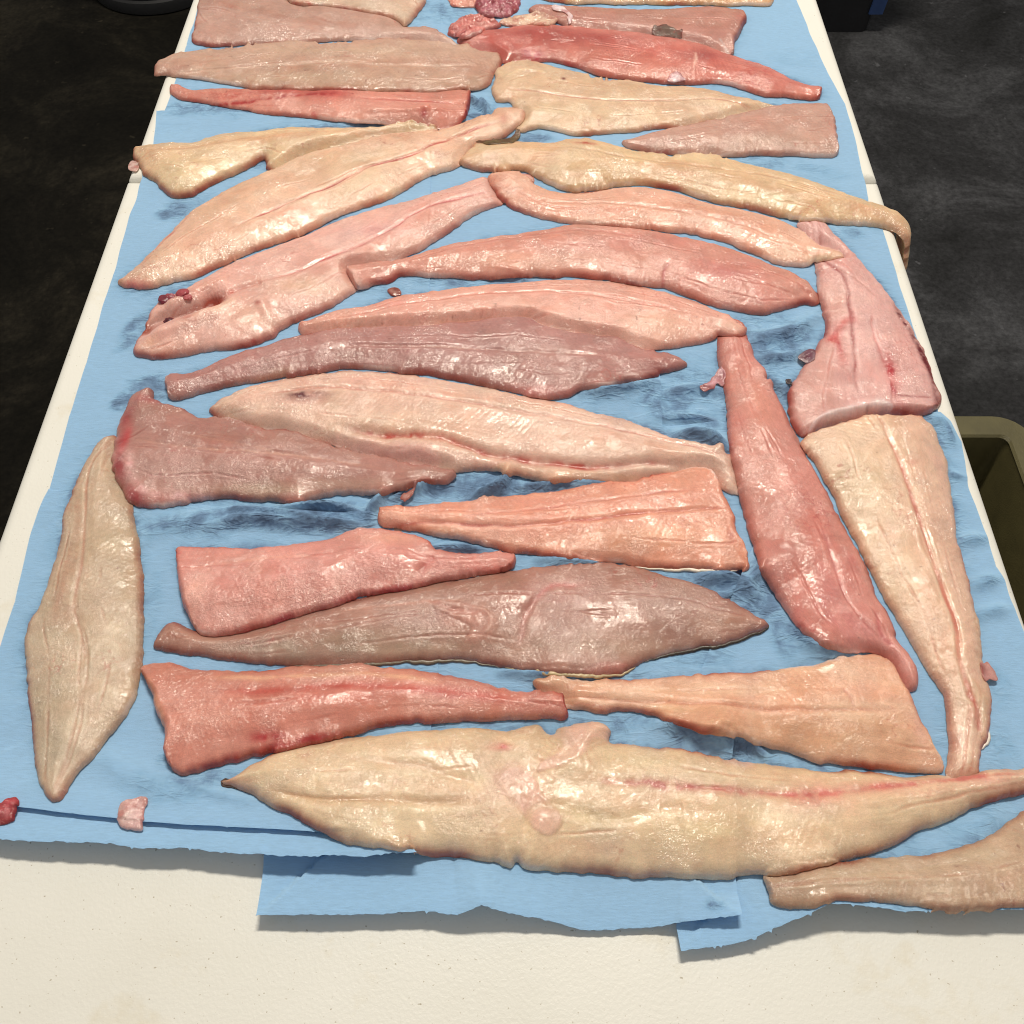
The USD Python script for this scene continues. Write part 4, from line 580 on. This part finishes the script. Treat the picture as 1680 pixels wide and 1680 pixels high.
towel('blue paper towel in the near left corner under the greyish upright fillet', [(-160,1290,1),(-40,1322,2.5),(30,1331,2.5),(130,1343,2.5),(250,1358,2.5),(380,1367,2.5),(520,1376,2.5),(640,1384,1),(700,1300),(720,1080),(640,850),(360,835),(81,805),(73,821),(51,877),(26,988),(0,1066),(-60,1200)], 29)

# ------------------------------------------------------------------ fillets as bodies
# signed distance (positive inside) to what will lie on top of each fillet: it is pressed down there
MASKS = []
for q in F:
    _, r = tidy(curve(W(q['outline'], 0.006), 0.003, closed=True)); MASKS.append(cells(Polygon(r)))
def pressed(idx, p):
    if idx >= len(F): return np.ones(len(p))
    up = np.zeros(GN, bool)
    for win, m in MASKS[idx + 1:]: up[win] |= m
    lo, hi = p.min(0) - 0.02, p.max(0) + 0.02
    i0, i1, j0, j1 = [int(max(0, a)) for a in ((lo[1] - GY0) / GS, (hi[1] - GY0) / GS, (lo[0] - GX0) / GS, (hi[0] - GX0) / GS)]
    w = (slice(i0, i1), slice(j0, j1))
    if not up[w].any(): return np.ones(len(p))
    sd = np.zeros(GN); sd[w] = (distance_transform_edt(up[w]) - distance_transform_edt(~up[w])) * GS
    d = look(gaussian_filter(sd, 1.5), p)
    t = np.clip((d + 0.009) / 0.012, 0, 1); t = t * t * (3 - 2 * t)
    return 1 - 0.78 * t
GROUP = 'raw fish fillets laid out on the blue towels'
M_OF = {'wet': M_FLESH, 'dry': M_DRY}
def along(pts, xy):
    """arc length and signed side distance of points along a line of picture positions"""
    c = curve(W(pts, 0.012), 0.002)
    seg = np.diff(c, axis=0); L = np.linalg.norm(seg, axis=1); cum = np.r_[0, np.cumsum(L)]
    _, k = cKDTree(c).query(xy)
    k0 = np.clip(k, 0, len(seg) - 1)
    tang = seg[k0] / L[k0][:, None]
    tang2 = np.stack([gaussian_filter(tang[:, i] * 1.0, 0) for i in range(2)], 1)
    rel = xy - c[k]
    s = cum[k] + np.where((k == 0) | (k == len(c) - 1), (rel * tang2).sum(1), 0)
    v = tang2[:, 0] * rel[:, 1] - tang2[:, 1] * rel[:, 0]
    return s, v
def body(q, idx, name='fish_fillet', spacing=0.00098, rag=1.0, parent=None, lift=0.0):
    seed = 100 + idx * 13
    O = np.array([o[:2] for o in q['outline']], float)
    T, R = q['T'] * .00077, q['R'] * .001
    pix = curve(O, 3.0, closed=True)
    w = W(pix, 0.004)
    for _ in range(2):
        w = W(pix, 0.002 + np.clip(look(SUP, w), 0, 0.03))
    # what the raised far side hides: pull the outline in along its normal
    pol = Polygon(w); ccw = pol.exterior.is_ccw
    tg = np.roll(w, -2, 0) - np.roll(w, 2, 0); tg /= np.maximum(np.linalg.norm(tg, axis=1, keepdims=True), 1e-9)
    nrm = np.stack([tg[:, 1], -tg[:, 0]], 1) * (1 if ccw else -1)
    g = w - CAM[:2]; dist = np.linalg.norm(g, axis=1); g /= dist[:, None]
    c = np.clip((nrm * g).sum(1), 0, 1); cot = dist / CH
    Rl = R * 0.9
    ins = np.minimum(np.sqrt((T * 0.62 * c * cot) ** 2 + Rl ** 2) - Rl, 0.0065)
    from_ring = gaussian_filter(ins, 2, mode='wrap')
    w = w - nrm * from_ring[:, None]
    sq = np.c_[w, np.zeros(len(w))]
    w = w + nrm * (((nz(sq, (55, 55, 1), seed) - 0.5) * 0.0030 + (nz(sq, (190, 190, 1), seed + 1) - 0.5) * 0.0020 + (nz(sq, (600, 600, 1), seed + 2) - 0.5) * 0.0007) * rag)[:, None]
    w = curve(w, 0.0009, closed=True)
    poly, ring = tidy(w)
    base, win, mask = drape(poly, 0.003, 0.0065, 0.0005)
    p, t = fill(poly, ring, spacing, seed)
    n, m = len(p), len(ring)
    # distances to the cut and to the rounded rim
    cutm = np.zeros(m, bool)
    tr = cKDTree(ring)
    for a, b in q.get('cuts', ()):
        ia, ib = tr.query(W([a, b], 0.004))[1]
        lo, hi = sorted((ia, ib))
        sel = np.zeros(m, bool)
        if hi - lo <= m // 2: sel[lo:hi + 1] = True
        else: sel[hi:] = True; sel[:lo + 1] = True
        cutm |= sel
    dr = cKDTree(ring[~cutm]).query(p)[0]; dc = cKDTree(ring[cutm]).query(p)[0] if cutm.any() else np.full(n, 1.0)
    w0 = q.get('w0', 0.0013)
    def ell(d, r): return np.sqrt(np.clip(1 - (1 - np.clip(d / r, 0, 1)) ** 2, 0, 1))
    wall = ell(dc, 0.0045) ** 0.9
    th = T * (0.40 * ell(dr, R * 0.42) + 0.66 * np.sin(np.clip(dr / 0.032, 0, 1) * np.pi / 2))
    th = np.minimum(th, 0.30 * T + T * 0.78 * wall + 0.05 * T)
    th = np.minimum(th, T * (0.10 + 1.0 * ell(np.minimum(dr, dc * 1.5), R)))
    s, v = along(q['spine'], p)
    soft = np.clip(np.minimum(dr, dc) / 0.008, 0, 1)
    pp = s + 0.62 * np.abs(v)
    uvp = np.stack([pp, v], 1)
    lump = fb(p, (32, 32), seed + 3, 3) * 0.0022 + fb(np.stack([s, v], 1), (18, 90), seed + 4, 2) * 0.0010 + fb(p, (120, 120), seed + 16, 3) * 0.0007
    lam = 0.0052
    ridge = np.sin(2 * np.pi * (pp / lam + 0.6 * fb(p, (60, 60), seed + 5, 2)))
    ramp = np.clip(fb(p, (22, 22), seed + 6, 2) * 4 + 0.45, 0, 1)
    th = th + soft * (lump + ridge * 0.00005 * ramp)
    # colours
    cc0 = np.asarray(q['colour'], float); cc0 = cc0 * ([1.01, 0.97, 0.99] if cc0[1] > 0.79 * cc0[0] else [1.0, 0.985, 1.01])
    col = np.tile(lin(cc0), (n, 1))
    def blend(c, k):
        if c[0] > 1.9 * c[1]: c = np.asarray(c, float) * np.array([.96, .88, .86])
        k = np.clip(k, 0, 1)[:, None]
        return col * (1 - k) + lin(c) * k
    wob = fb(p, (60, 60), seed + 7, 3)
    def marks(lo, hi):
        nonlocal col
        for x, y, rx, ry, c, st in q.get('blots', ()):
            if not lo <= st < hi: continue
            o, a, b = W([(x, y)], .012)[0], W([(x + rx, y)], .012)[0], W([(x, y + ry)], .012)[0]
            k = ((p[:, 0] - o[0]) / (a[0] - o[0])) ** 2 + ((p[:, 1] - o[1]) / (b[1] - o[1])) ** 2
            spl = np.clip(.95 + 2.6 * fb(p, (190, 190), seed + 25, 3), .2, 1.15) if st >= .85 else 1.0
            col = blend(c, st * spl * np.exp(-1.1 * k * (1 + 1.6 * wob)))
    marks(0, .8)
    # broad flushes and streaks of the muscle itself
    sv = np.stack([s, v], 1)
    bc = np.asarray(cc0, float)
    k1 = fb(sv, (14, 75), seed + 8, 3); k2 = fb(p, (48, 48), seed + 9, 3); k3 = fb(sv, (45, 420), seed + 10, 2)
    pinker = bc * np.array([.97, .86, .83]); paler = np.minimum(bc * np.array([1.06, 1.12, 1.12]), 245); greyer = bc * np.array([.90, .95, .90])
    col = blend(pinker, np.clip(k1 * 2.4, 0, .8)); col = blend(paler, np.clip(-k2 * 2.0, 0, .55)); col = blend(greyer, np.clip(k2 * 1.5 - .12, 0, .45))
    col = blend(paler, np.clip(k3 * 1.6 - .1, 0, .25))
    # one flank of a fillet is clearer, the other more milky
    side = np.clip(v / 0.02, -1, 1) * (1 if seed % 2 else -1)
    col = blend(greyer * np.array([1, .99, .98]), np.clip(side, 0, 1) * 0.35 * np.clip(0.6 + 2 * k1, 0, 1)); col = blend(paler, np.clip(-side, 0, 1) * 0.22)
    # thin pale walls between the muscle blocks, in broken rows
    hatch = np.clip(ridge - 0.55, 0, 1) / 0.45 * ramp * np.clip(fb(np.stack([s, v], 1), (60, 130), seed + 17, 2) * 6 + 0.35, 0, 1)
    col = blend(np.minimum(bc * np.array([1.10, 1.16, 1.16]), 250), hatch * 0.40)
    th = th + soft * hatch * 0.00006
    col = blend(bc * np.array([.92, .80, .76]), np.clip(-ridge - 0.6, 0, 1) * ramp * 0.3)
    # long seams that follow the shape between spine and rim
    dm = np.minimum(dr, dc); hw = np.abs(v) + dr
    for r0, sd, st in ((0.40, 1, .42), (0.58, -1, .38), (0.02, 0, .40)):
        off = np.abs(np.abs(v) / np.maximum(hw, 1e-4) - r0 - 0.42 * fb(np.stack([s, v * 0 + sd + r0], 1), (14, 1), seed + 18, 3)) * hw + 0.0012 * fb(p, (150, 150), seed + 23, 2)
        on = (np.sign(v) == sd) if sd else 1
        gate = np.clip(fb(np.stack([s, v * 0 + sd * 3 + r0], 1), (26, 1), seed + 19, 2) * 7 + 0.1, 0, 1) * np.clip((dm - 0.002) / 0.004, 0, 1) * on
        g1 = np.exp(-(off / 0.0008) ** 2) * gate; g2 = np.exp(-((off - 0.0017) / 0.0009) ** 2) * gate
        col = blend(bc * np.array([.88, .66, .60]), g1 * st); col = blend(np.minimum(bc * np.array([1.10, 1.18, 1.20]), 250), g2 * st * 0.8)  # pale band paints the highlighted side of each seam
        th = th - soft * g1 * 0.0004 + soft * g2 * 0.00020
    # fine vessels and flecks
    vein = 1 - np.abs(fb(p, (90, 90), seed + 11, 3)) * 2
    col = blend(np.array([186, 78, 70]), np.clip((vein - 0.965) / 0.03, 0, 1) * np.clip(fb(p, (24, 24), seed + 12, 2) * 5 - 0.2, 0, 1) * 0.5)
    fleck = nz(p, (260, 260), seed + 13)
    col = blend(np.array([120, 52, 46]), np.clip((fleck - 0.945) / 0.03, 0, 1) * 0.55)
    # the cut rim: redder flesh, its translucent darkening painted in, here and there a pale thread of skin
    rn = fb(p, (26, 26), seed + 14, 3)
    col = blend(bc * np.array([.86, .60, .54]), np.exp(-(dm / 0.0034) ** 2) * np.clip(0.45 + 2.6 * rn, 0.1, .9))
    col = blend(np.array([150, 46, 48]), np.exp(-(dm / 0.0020) ** 2) * np.clip(3.4 * rn - 0.08, 0, .75))
    col = blend(np.array([238, 214, 196]), np.exp(-((dm - 0.0012) / 0.0012) ** 2) * np.clip(-3.4 * rn - 0.3, 0, .5))
    for outl, c, st, up in q.get('patches', ()):
        pr = Polygon(W(curve(outl, 3.0, closed=True), .012)).buffer(0)
        inn = shapely.contains_xy(pr, p[:, 0], p[:, 1]); ed = cKDTree(W(curve(outl, 1.0, closed=True), .012)).query(p)[0] + 0.0060 * fb(p, (75, 75), seed + 20, 4)
        sdp = np.where(inn, ed, -ed); kk = np.clip((sdp + 0.0004) / 0.0028, 0, 1)
        col = blend(c, st * kk * np.clip(.85 + 1.2 * fb(p, (70, 70), seed + 21, 2), .3, 1)); col = blend(np.asarray(c, float) * np.array([.84, .68, .64]), .34 * np.exp(-((sdp + .0006) / .0010) ** 2) * np.clip(.5 + 3 * fb(p, (50, 50), seed + 24, 2), 0, 1))
        th = th + soft * up * .001 * kk * (0.7 + 1.9 * fb(p, (120, 120), seed + 22, 3))
    marks(.8, 2)
    for pts, c, wd, st, gr in q.get('lines', ()):
        cl = curve(W(pts, .012), 0.0015)
        sq = np.c_[cl, np.zeros(len(cl))]
        cl = cl + (np.stack([nz(sq, (70, 70, 1), seed + 31), nz(sq, (70, 70, 1), seed + 32)], 1) - .5) * 0.0028
        d, k = cKDTree(cl).query(p)
        near = d < 0.05
        along_k = k / max(len(cl) - 1, 1)
        ends = np.clip(np.minimum(along_k, 1 - along_k) * 8 + 0.15, 0, 1) if gr < 6 else np.clip((1 - along_k) * 5, 0, 1)
        var = np.clip(0.75 + 1.3 * fb(np.stack([k * 0.0015, d * 0], 1), (60, 1), seed + 15, 2), 0.25, 1.1)
        wv = wd * .001 * (0.5 + 0.5 * var)
        gk = np.exp(-(d / wv) ** 2) * near
        if st >= .7 and wd >= 3 and gr < 5: gk = gk * np.clip(.85 + 3.0 * fb(p, (190, 190), seed + 26, 3), .2, 1.2)
        col = blend(c, 1.55 * st * gk * ends * var); col = blend(np.minimum(bc * np.array([1.10, 1.18, 1.20]), 250), .45 * st * np.exp(-((d - 2.1 * wv) / (wv + .0004)) ** 2) * near * ends * var * (gr > 0) * (wd < 3))  # second blend paints a highlighted lip beside narrow grooves
        th = th - 1.4 * gr * .001 * np.exp(-(d / (wv * 1.25 + 0.0006)) ** 2) * ends * soft * near
    th = th * pressed(idx, p)
    if q.get('crumple'): th = th * (1 + q['crumple'] * 3.4 * fb(p, (150, 150), seed + 27, 3)) ; col = blend(np.minimum(bc * 1.12, 250), np.clip(3 * fb(p, (170, 170), seed + 28, 2), 0, .7)); col = blend(bc * np.array([.8, .55, .55]), np.clip(-3 * fb(p, (120, 120), seed + 29, 2), 0, .7))
    th = np.clip(th, 0.0007, None); th[:m] = np.minimum(th[:m], np.where(cutm, 0.42 * T, w0)); 
    bz = np.maximum(look(base, p), look(SUP, p) + 0.0003)
    z = TZ + bz + th + lift
    lowp, lowt = fill(poly, ring, 0.006, seed + 1)
    lz = TZ + np.maximum(look(base, lowp), look(SUP, lowp) + 0.0003) + lift - 0.0001
    # remember the new height for whatever lies on top
    hw = griddy(p, z - TZ, win, mask)
    SUP[win] = np.where(mask, np.maximum(SUP[win], hw), SUP[win])
    top, bot = np.c_[p, z], np.c_[lowp, lz]
    i = np.arange(m); j = (i + 1) % m
    mid = np.c_[ring, lz[:m] + (z[:m] - lz[:m]) * 0.5]
    vv = np.vstack([top, bot, mid]); nb, nm = n, n + len(lowp)
    f = np.vstack([t, lowt[:, ::-1] + nb, np.c_[i, i + nm, j + nm], np.c_[i, j + nm, j], np.c_[i + nm, i + nb, j + nb], np.c_[i + nm, j + nb, j + nm]])
    C = np.vstack([col, np.tile(lin(q['colour']), (len(lowp), 1)), col[:m]])
    UV = np.vstack([uvp, np.zeros((len(lowp), 2)), uvp[:m]])
    if q.get('bend'): vv = bend(vv)
    C = np.clip(C * np.array([0.96, .925, .91]) / ILL, 0.003, 0.92)
    material = M_OF[q.get('mat', 'wet')]
    path = new_path(name) if parent is None else new_path(name, parent)
    if parent is None and (q.get('skin') or q.get('parts')):
        root = UsdGeom.Xform.Define(stage, path).GetPrim()
        put(path + '/flesh', vv, f, material, colour=C, uv=UV)
        for a, b, c in q.get('skin', ()): skin(path, ring, tr, a, b, c, base, seed)
        q['prim'] = root
    else:
        root = put(path, vv, f, material, colour=C, uv=UV)
    q['path'] = path
    return root
def bend(v):
    """lets what sticks out beyond the right table edge hang down over it"""
    v = v.copy(); r, tm = 0.010, math.radians(84)
    xe = XR - 0.004; s = np.maximum(v[:, 0] - xe, 0); h = v[:, 2] - TZ
    th = np.minimum(s / r, tm); ext = np.maximum(s - r * tm, 0)
    on = s > 0
    v[on, 0] = (xe + (r + h) * np.sin(th) + ext * np.cos(tm))[on]
    v[on, 2] = (TZ - r + (r + h) * np.cos(th) - ext * np.sin(tm))[on]
    return v
def skin(path, ring, tr, a, b, colour, base, seed):
    """a thin strip of skin left along part of the lower rim"""
    m = len(ring); ia, ib = tr.query(W([a, b], 0.003))[1]; lo, hi = sorted((ia, ib))
    ids = np.arange(lo, hi + 1) if hi - lo <= m // 2 else np.r_[np.arange(hi, m), np.arange(0, lo + 1)]
    c = ring[ids]
    tg = np.gradient(gaussian_filter(c, (3, 0)), axis=0); tg /= np.maximum(np.linalg.norm(tg, axis=1, keepdims=True), 1e-9)
    nr = np.stack([tg[:, 1], -tg[:, 0]], 1)
    k = len(c); e = np.sin(np.pi * np.linspace(0, 1, k)) ** 0.4
    wd = (0.0006 + 0.0024 * np.clip(nz(np.c_[c, np.zeros(k)], (120, 120, 1), seed + 40), 0, 1)) * e
    zb = TZ + look(base, c)
    rows = [np.c_[c - nr * (0.0006 + 0.0044 * e)[:, None], zb + .0004], np.c_[c + nr * 0.0003, zb + 0.0012 * e + .0004], np.c_[c + nr * (wd * .6)[:, None], zb + 0.0008 * e + .0002], np.c_[c + nr * wd[:, None], zb + 0.0002], np.c_[c + nr * (wd * .5)[:, None], zb - .0001]]
    v = np.vstack(rows); f = []; nrw = len(rows); i = np.arange(k - 1)
    for r in range(nrw):
        x, y = r * k, ((r + 1) % nrw) * k
        f.append(np.c_[i + x, i + y, i + 1 + y]); f.append(np.c_[i + x, i + 1 + y, i + 1 + x])
    cc = np.tile(alb(colour), (len(v), 1)) * (0.75 + 0.5 * nz(v, (150, 150, 150), seed + 41))[:, None]
    put(new_path('skin_edge', path), v, np.vstack(f), M_SKIN, colour=np.clip(cc, 0, .92))
for q in F:
    if q['key'] in ('G', 'Z5'): q['parts'] = True
for k, q in enumerate(F):
    tag(body(q, k), q['label'], 'fish fillet', GROUP)
BY = {q['key']: q for q in F}

# loose membranes and clots that belong to a fillet
def blob(name, parent, x, y, size, flat, colour, seed, h=None, material=None):
    m = trimesh.creation.icosphere(3, 1.0); v = np.array(m.vertices)
    v *= (0.72 + 0.6 * nz(v, (1.7, 1.7, 1.7), seed))[:, None]; v *= np.array([size, size * .85, size * flat])
    o = W([(x, y)], 0.012)[0]; z = TZ + (look(SUP, o[None])[0] if h is None else h) + size * flat * 0.45
    cc = np.tile(alb(colour), (len(v), 1)) * (0.75 + 0.5 * nz(v, (250, 250, 250), seed + 1))[:, None]
    return put(new_path(name, parent), v + np.r_[o, z], np.array(m.faces), material or M_SKIN, colour=np.clip(cc, .003, .9), uv=np.stack([v[:, 0], v[:, 1]], 1))
g = BY['G']['path']
for k, (x, y, s, c) in enumerate([(268,489,.0060,(112,30,42)),(278,484,.0044,(150,60,66)),(299,482,.0055,(150,58,60)),(308,488,.0036,(176,84,80)),(276,522,.0050,(74,12,26))]):
    blob('blood_clot', g, x, y, s * 1.0, .40, c, 700 + k)
# ------------------------------------------------------------------ trimmings and scraps
SG = 'small scraps and trimmings of fish on the towels'
def scrap(label, outline, T, colour, idx, name='fish_scrap', cat='fish scrap', **kw):
    O = np.array(outline, float); c = O.mean(0)
    q = dict(outline=outline, T=T, R=max(T * .8, 2), w0=.0005, crumple=.55, spine=[tuple(O[0]), tuple(O[len(O) // 2])], colour=colour, **kw)
    return tag(body(q, idx, name=name, spacing=.0007, rag=1.3), label, cat, SG)
scrap('flat orange pink scrap at the top border beside the purple trimming', [(736,0),(740,-25),(790,-30),(806,-6),(788,10),(760,11),(742,8)], 6, (226,156,128), 80)
scrap('dark red bloody trimming at the left end of the long red fillet', [(734,54),(739,40),(750,30),(774,21),(798,22),(816,32),(822,42),(800,50),(772,60),(757,63),(745,60)], 9, (204,120,104), 81, blots=[(748,52,16,10,(120,18,34),1),(790,32,16,8,(222,160,140),.7)])
scrap('purplish rounded trimming at the top border above the bloody one', [(778,10),(786,-8),(820,-22),(850,-14),(855,4),(846,20),(826,28),(802,28),(786,22)], 9, (170,98,100), 82, blots=[(820,4,20,8,(184,112,112),.6)])
scrap('pale cream trimming between the purplish one and the long red fillet', [(818,36),(830,27),(850,22),(875,20),(898,27),(916,34),(905,42),(870,42),(835,42)], 6, (222,186,150), 83)
scrap('crimson scrap of flesh at the left border of the photo near the front', [(-30,1322),(-6,1316),(14,1308),(26,1310),(30,1326),(24,1346),(10,1352),(-10,1354),(-34,1346)], 7, (184,80,82), 84, blots=[(8,1345,14,8,(206,130,120),.6),(15,1318,12,8,(190,66,76),.6)])
scrap('small square pale pink scrap lying across the dark crease near the front left', [(196,1318),(206,1312),(222,1308),(240,1307),(243,1318),(236,1328),(236,1350),(233,1362),(218,1360),(200,1356),(194,1340)], 5, (228,176,158), 85, blots=[(205,1340,14,18,(236,206,180),.7),(228,1320,12,10,(222,150,138),.6)])
scrap('tiny brown scrap below the salmon fillet, left of centre', [(634,474),(646,469),(657,474),(658,482),(648,484),(638,480)], 3.5, (170,116,96), 86)
scrap('thin translucent scrap against the left side of the rosy fillet', [(1186,600),(1178,608),(1170,618),(1158,628),(1150,636),(1156,643),(1168,638),(1176,630),(1186,634),(1190,618)], 2.5, (206,150,142), 87)
scrap('thin pale strip standing up beside the left end of the orange fillet', [(655,824),(660,816),(674,806),(684,798),(682,808),(674,818),(664,826)], 3, (214,160,138), 88)
scrap('small shiny scrap beside the right edge of the long cream and pink fillet', [(1612,1088),(1622,1092),(1632,1104),(1632,1116),(1622,1118),(1614,1110)], 2.2, (206,146,126), 89)
scrap('curled white membrane at the top, on the narrow end of the brownish fillet', [(906,10),(926,12),(938,20),(941,32),(934,38),(928,34),(931,26),(922,18),(908,15)], 3, (240,206,188), 90)
scrap('small white chip of membrane on the lower side of the long red fillet', [(1094,136),(1104,128),(1110,127),(1123,136),(1112,138)], 3, (238,216,204), 91)
scrap('dark brown piece of skin lying on the long red fillet', [(1070,52),(1078,44),(1091,37),(1104,42),(1117,52),(1118,60),(1104,60),(1090,58)], 2, (112,88, 70), 92, name='skin_piece', cat='fish skin')
scrap('dark olive strip of skin at the tip of the diagonal cream fillet', [(780,232),(792,229),(820,231),(840,224),(850,210),(852,220),(848,232),(826,236),(800,237)], 2, (92, 78, 40), 93, name='skin_piece', cat='fish skin')
scrap('dark clot at the upper left corner of the streaked fillet\'s broad end', [(1310,588),(1318,580),(1330,576),(1336,582),(1328,592),(1316,596)], 2.2, (110,60,70), 94)
scrap('black curled fleck left of the streaked fillet', [(1288,624),(1294,622),(1300,626),(1298,632),(1292,630)], 2, (28,24,28), 95)
scrap('pale frayed bit of flesh on the left table edge beside the curled cream fillet', [(212,270),(218,262),(226,268),(224,280),(218,280),(213,277)], 1.2, (222,186,160), 96)
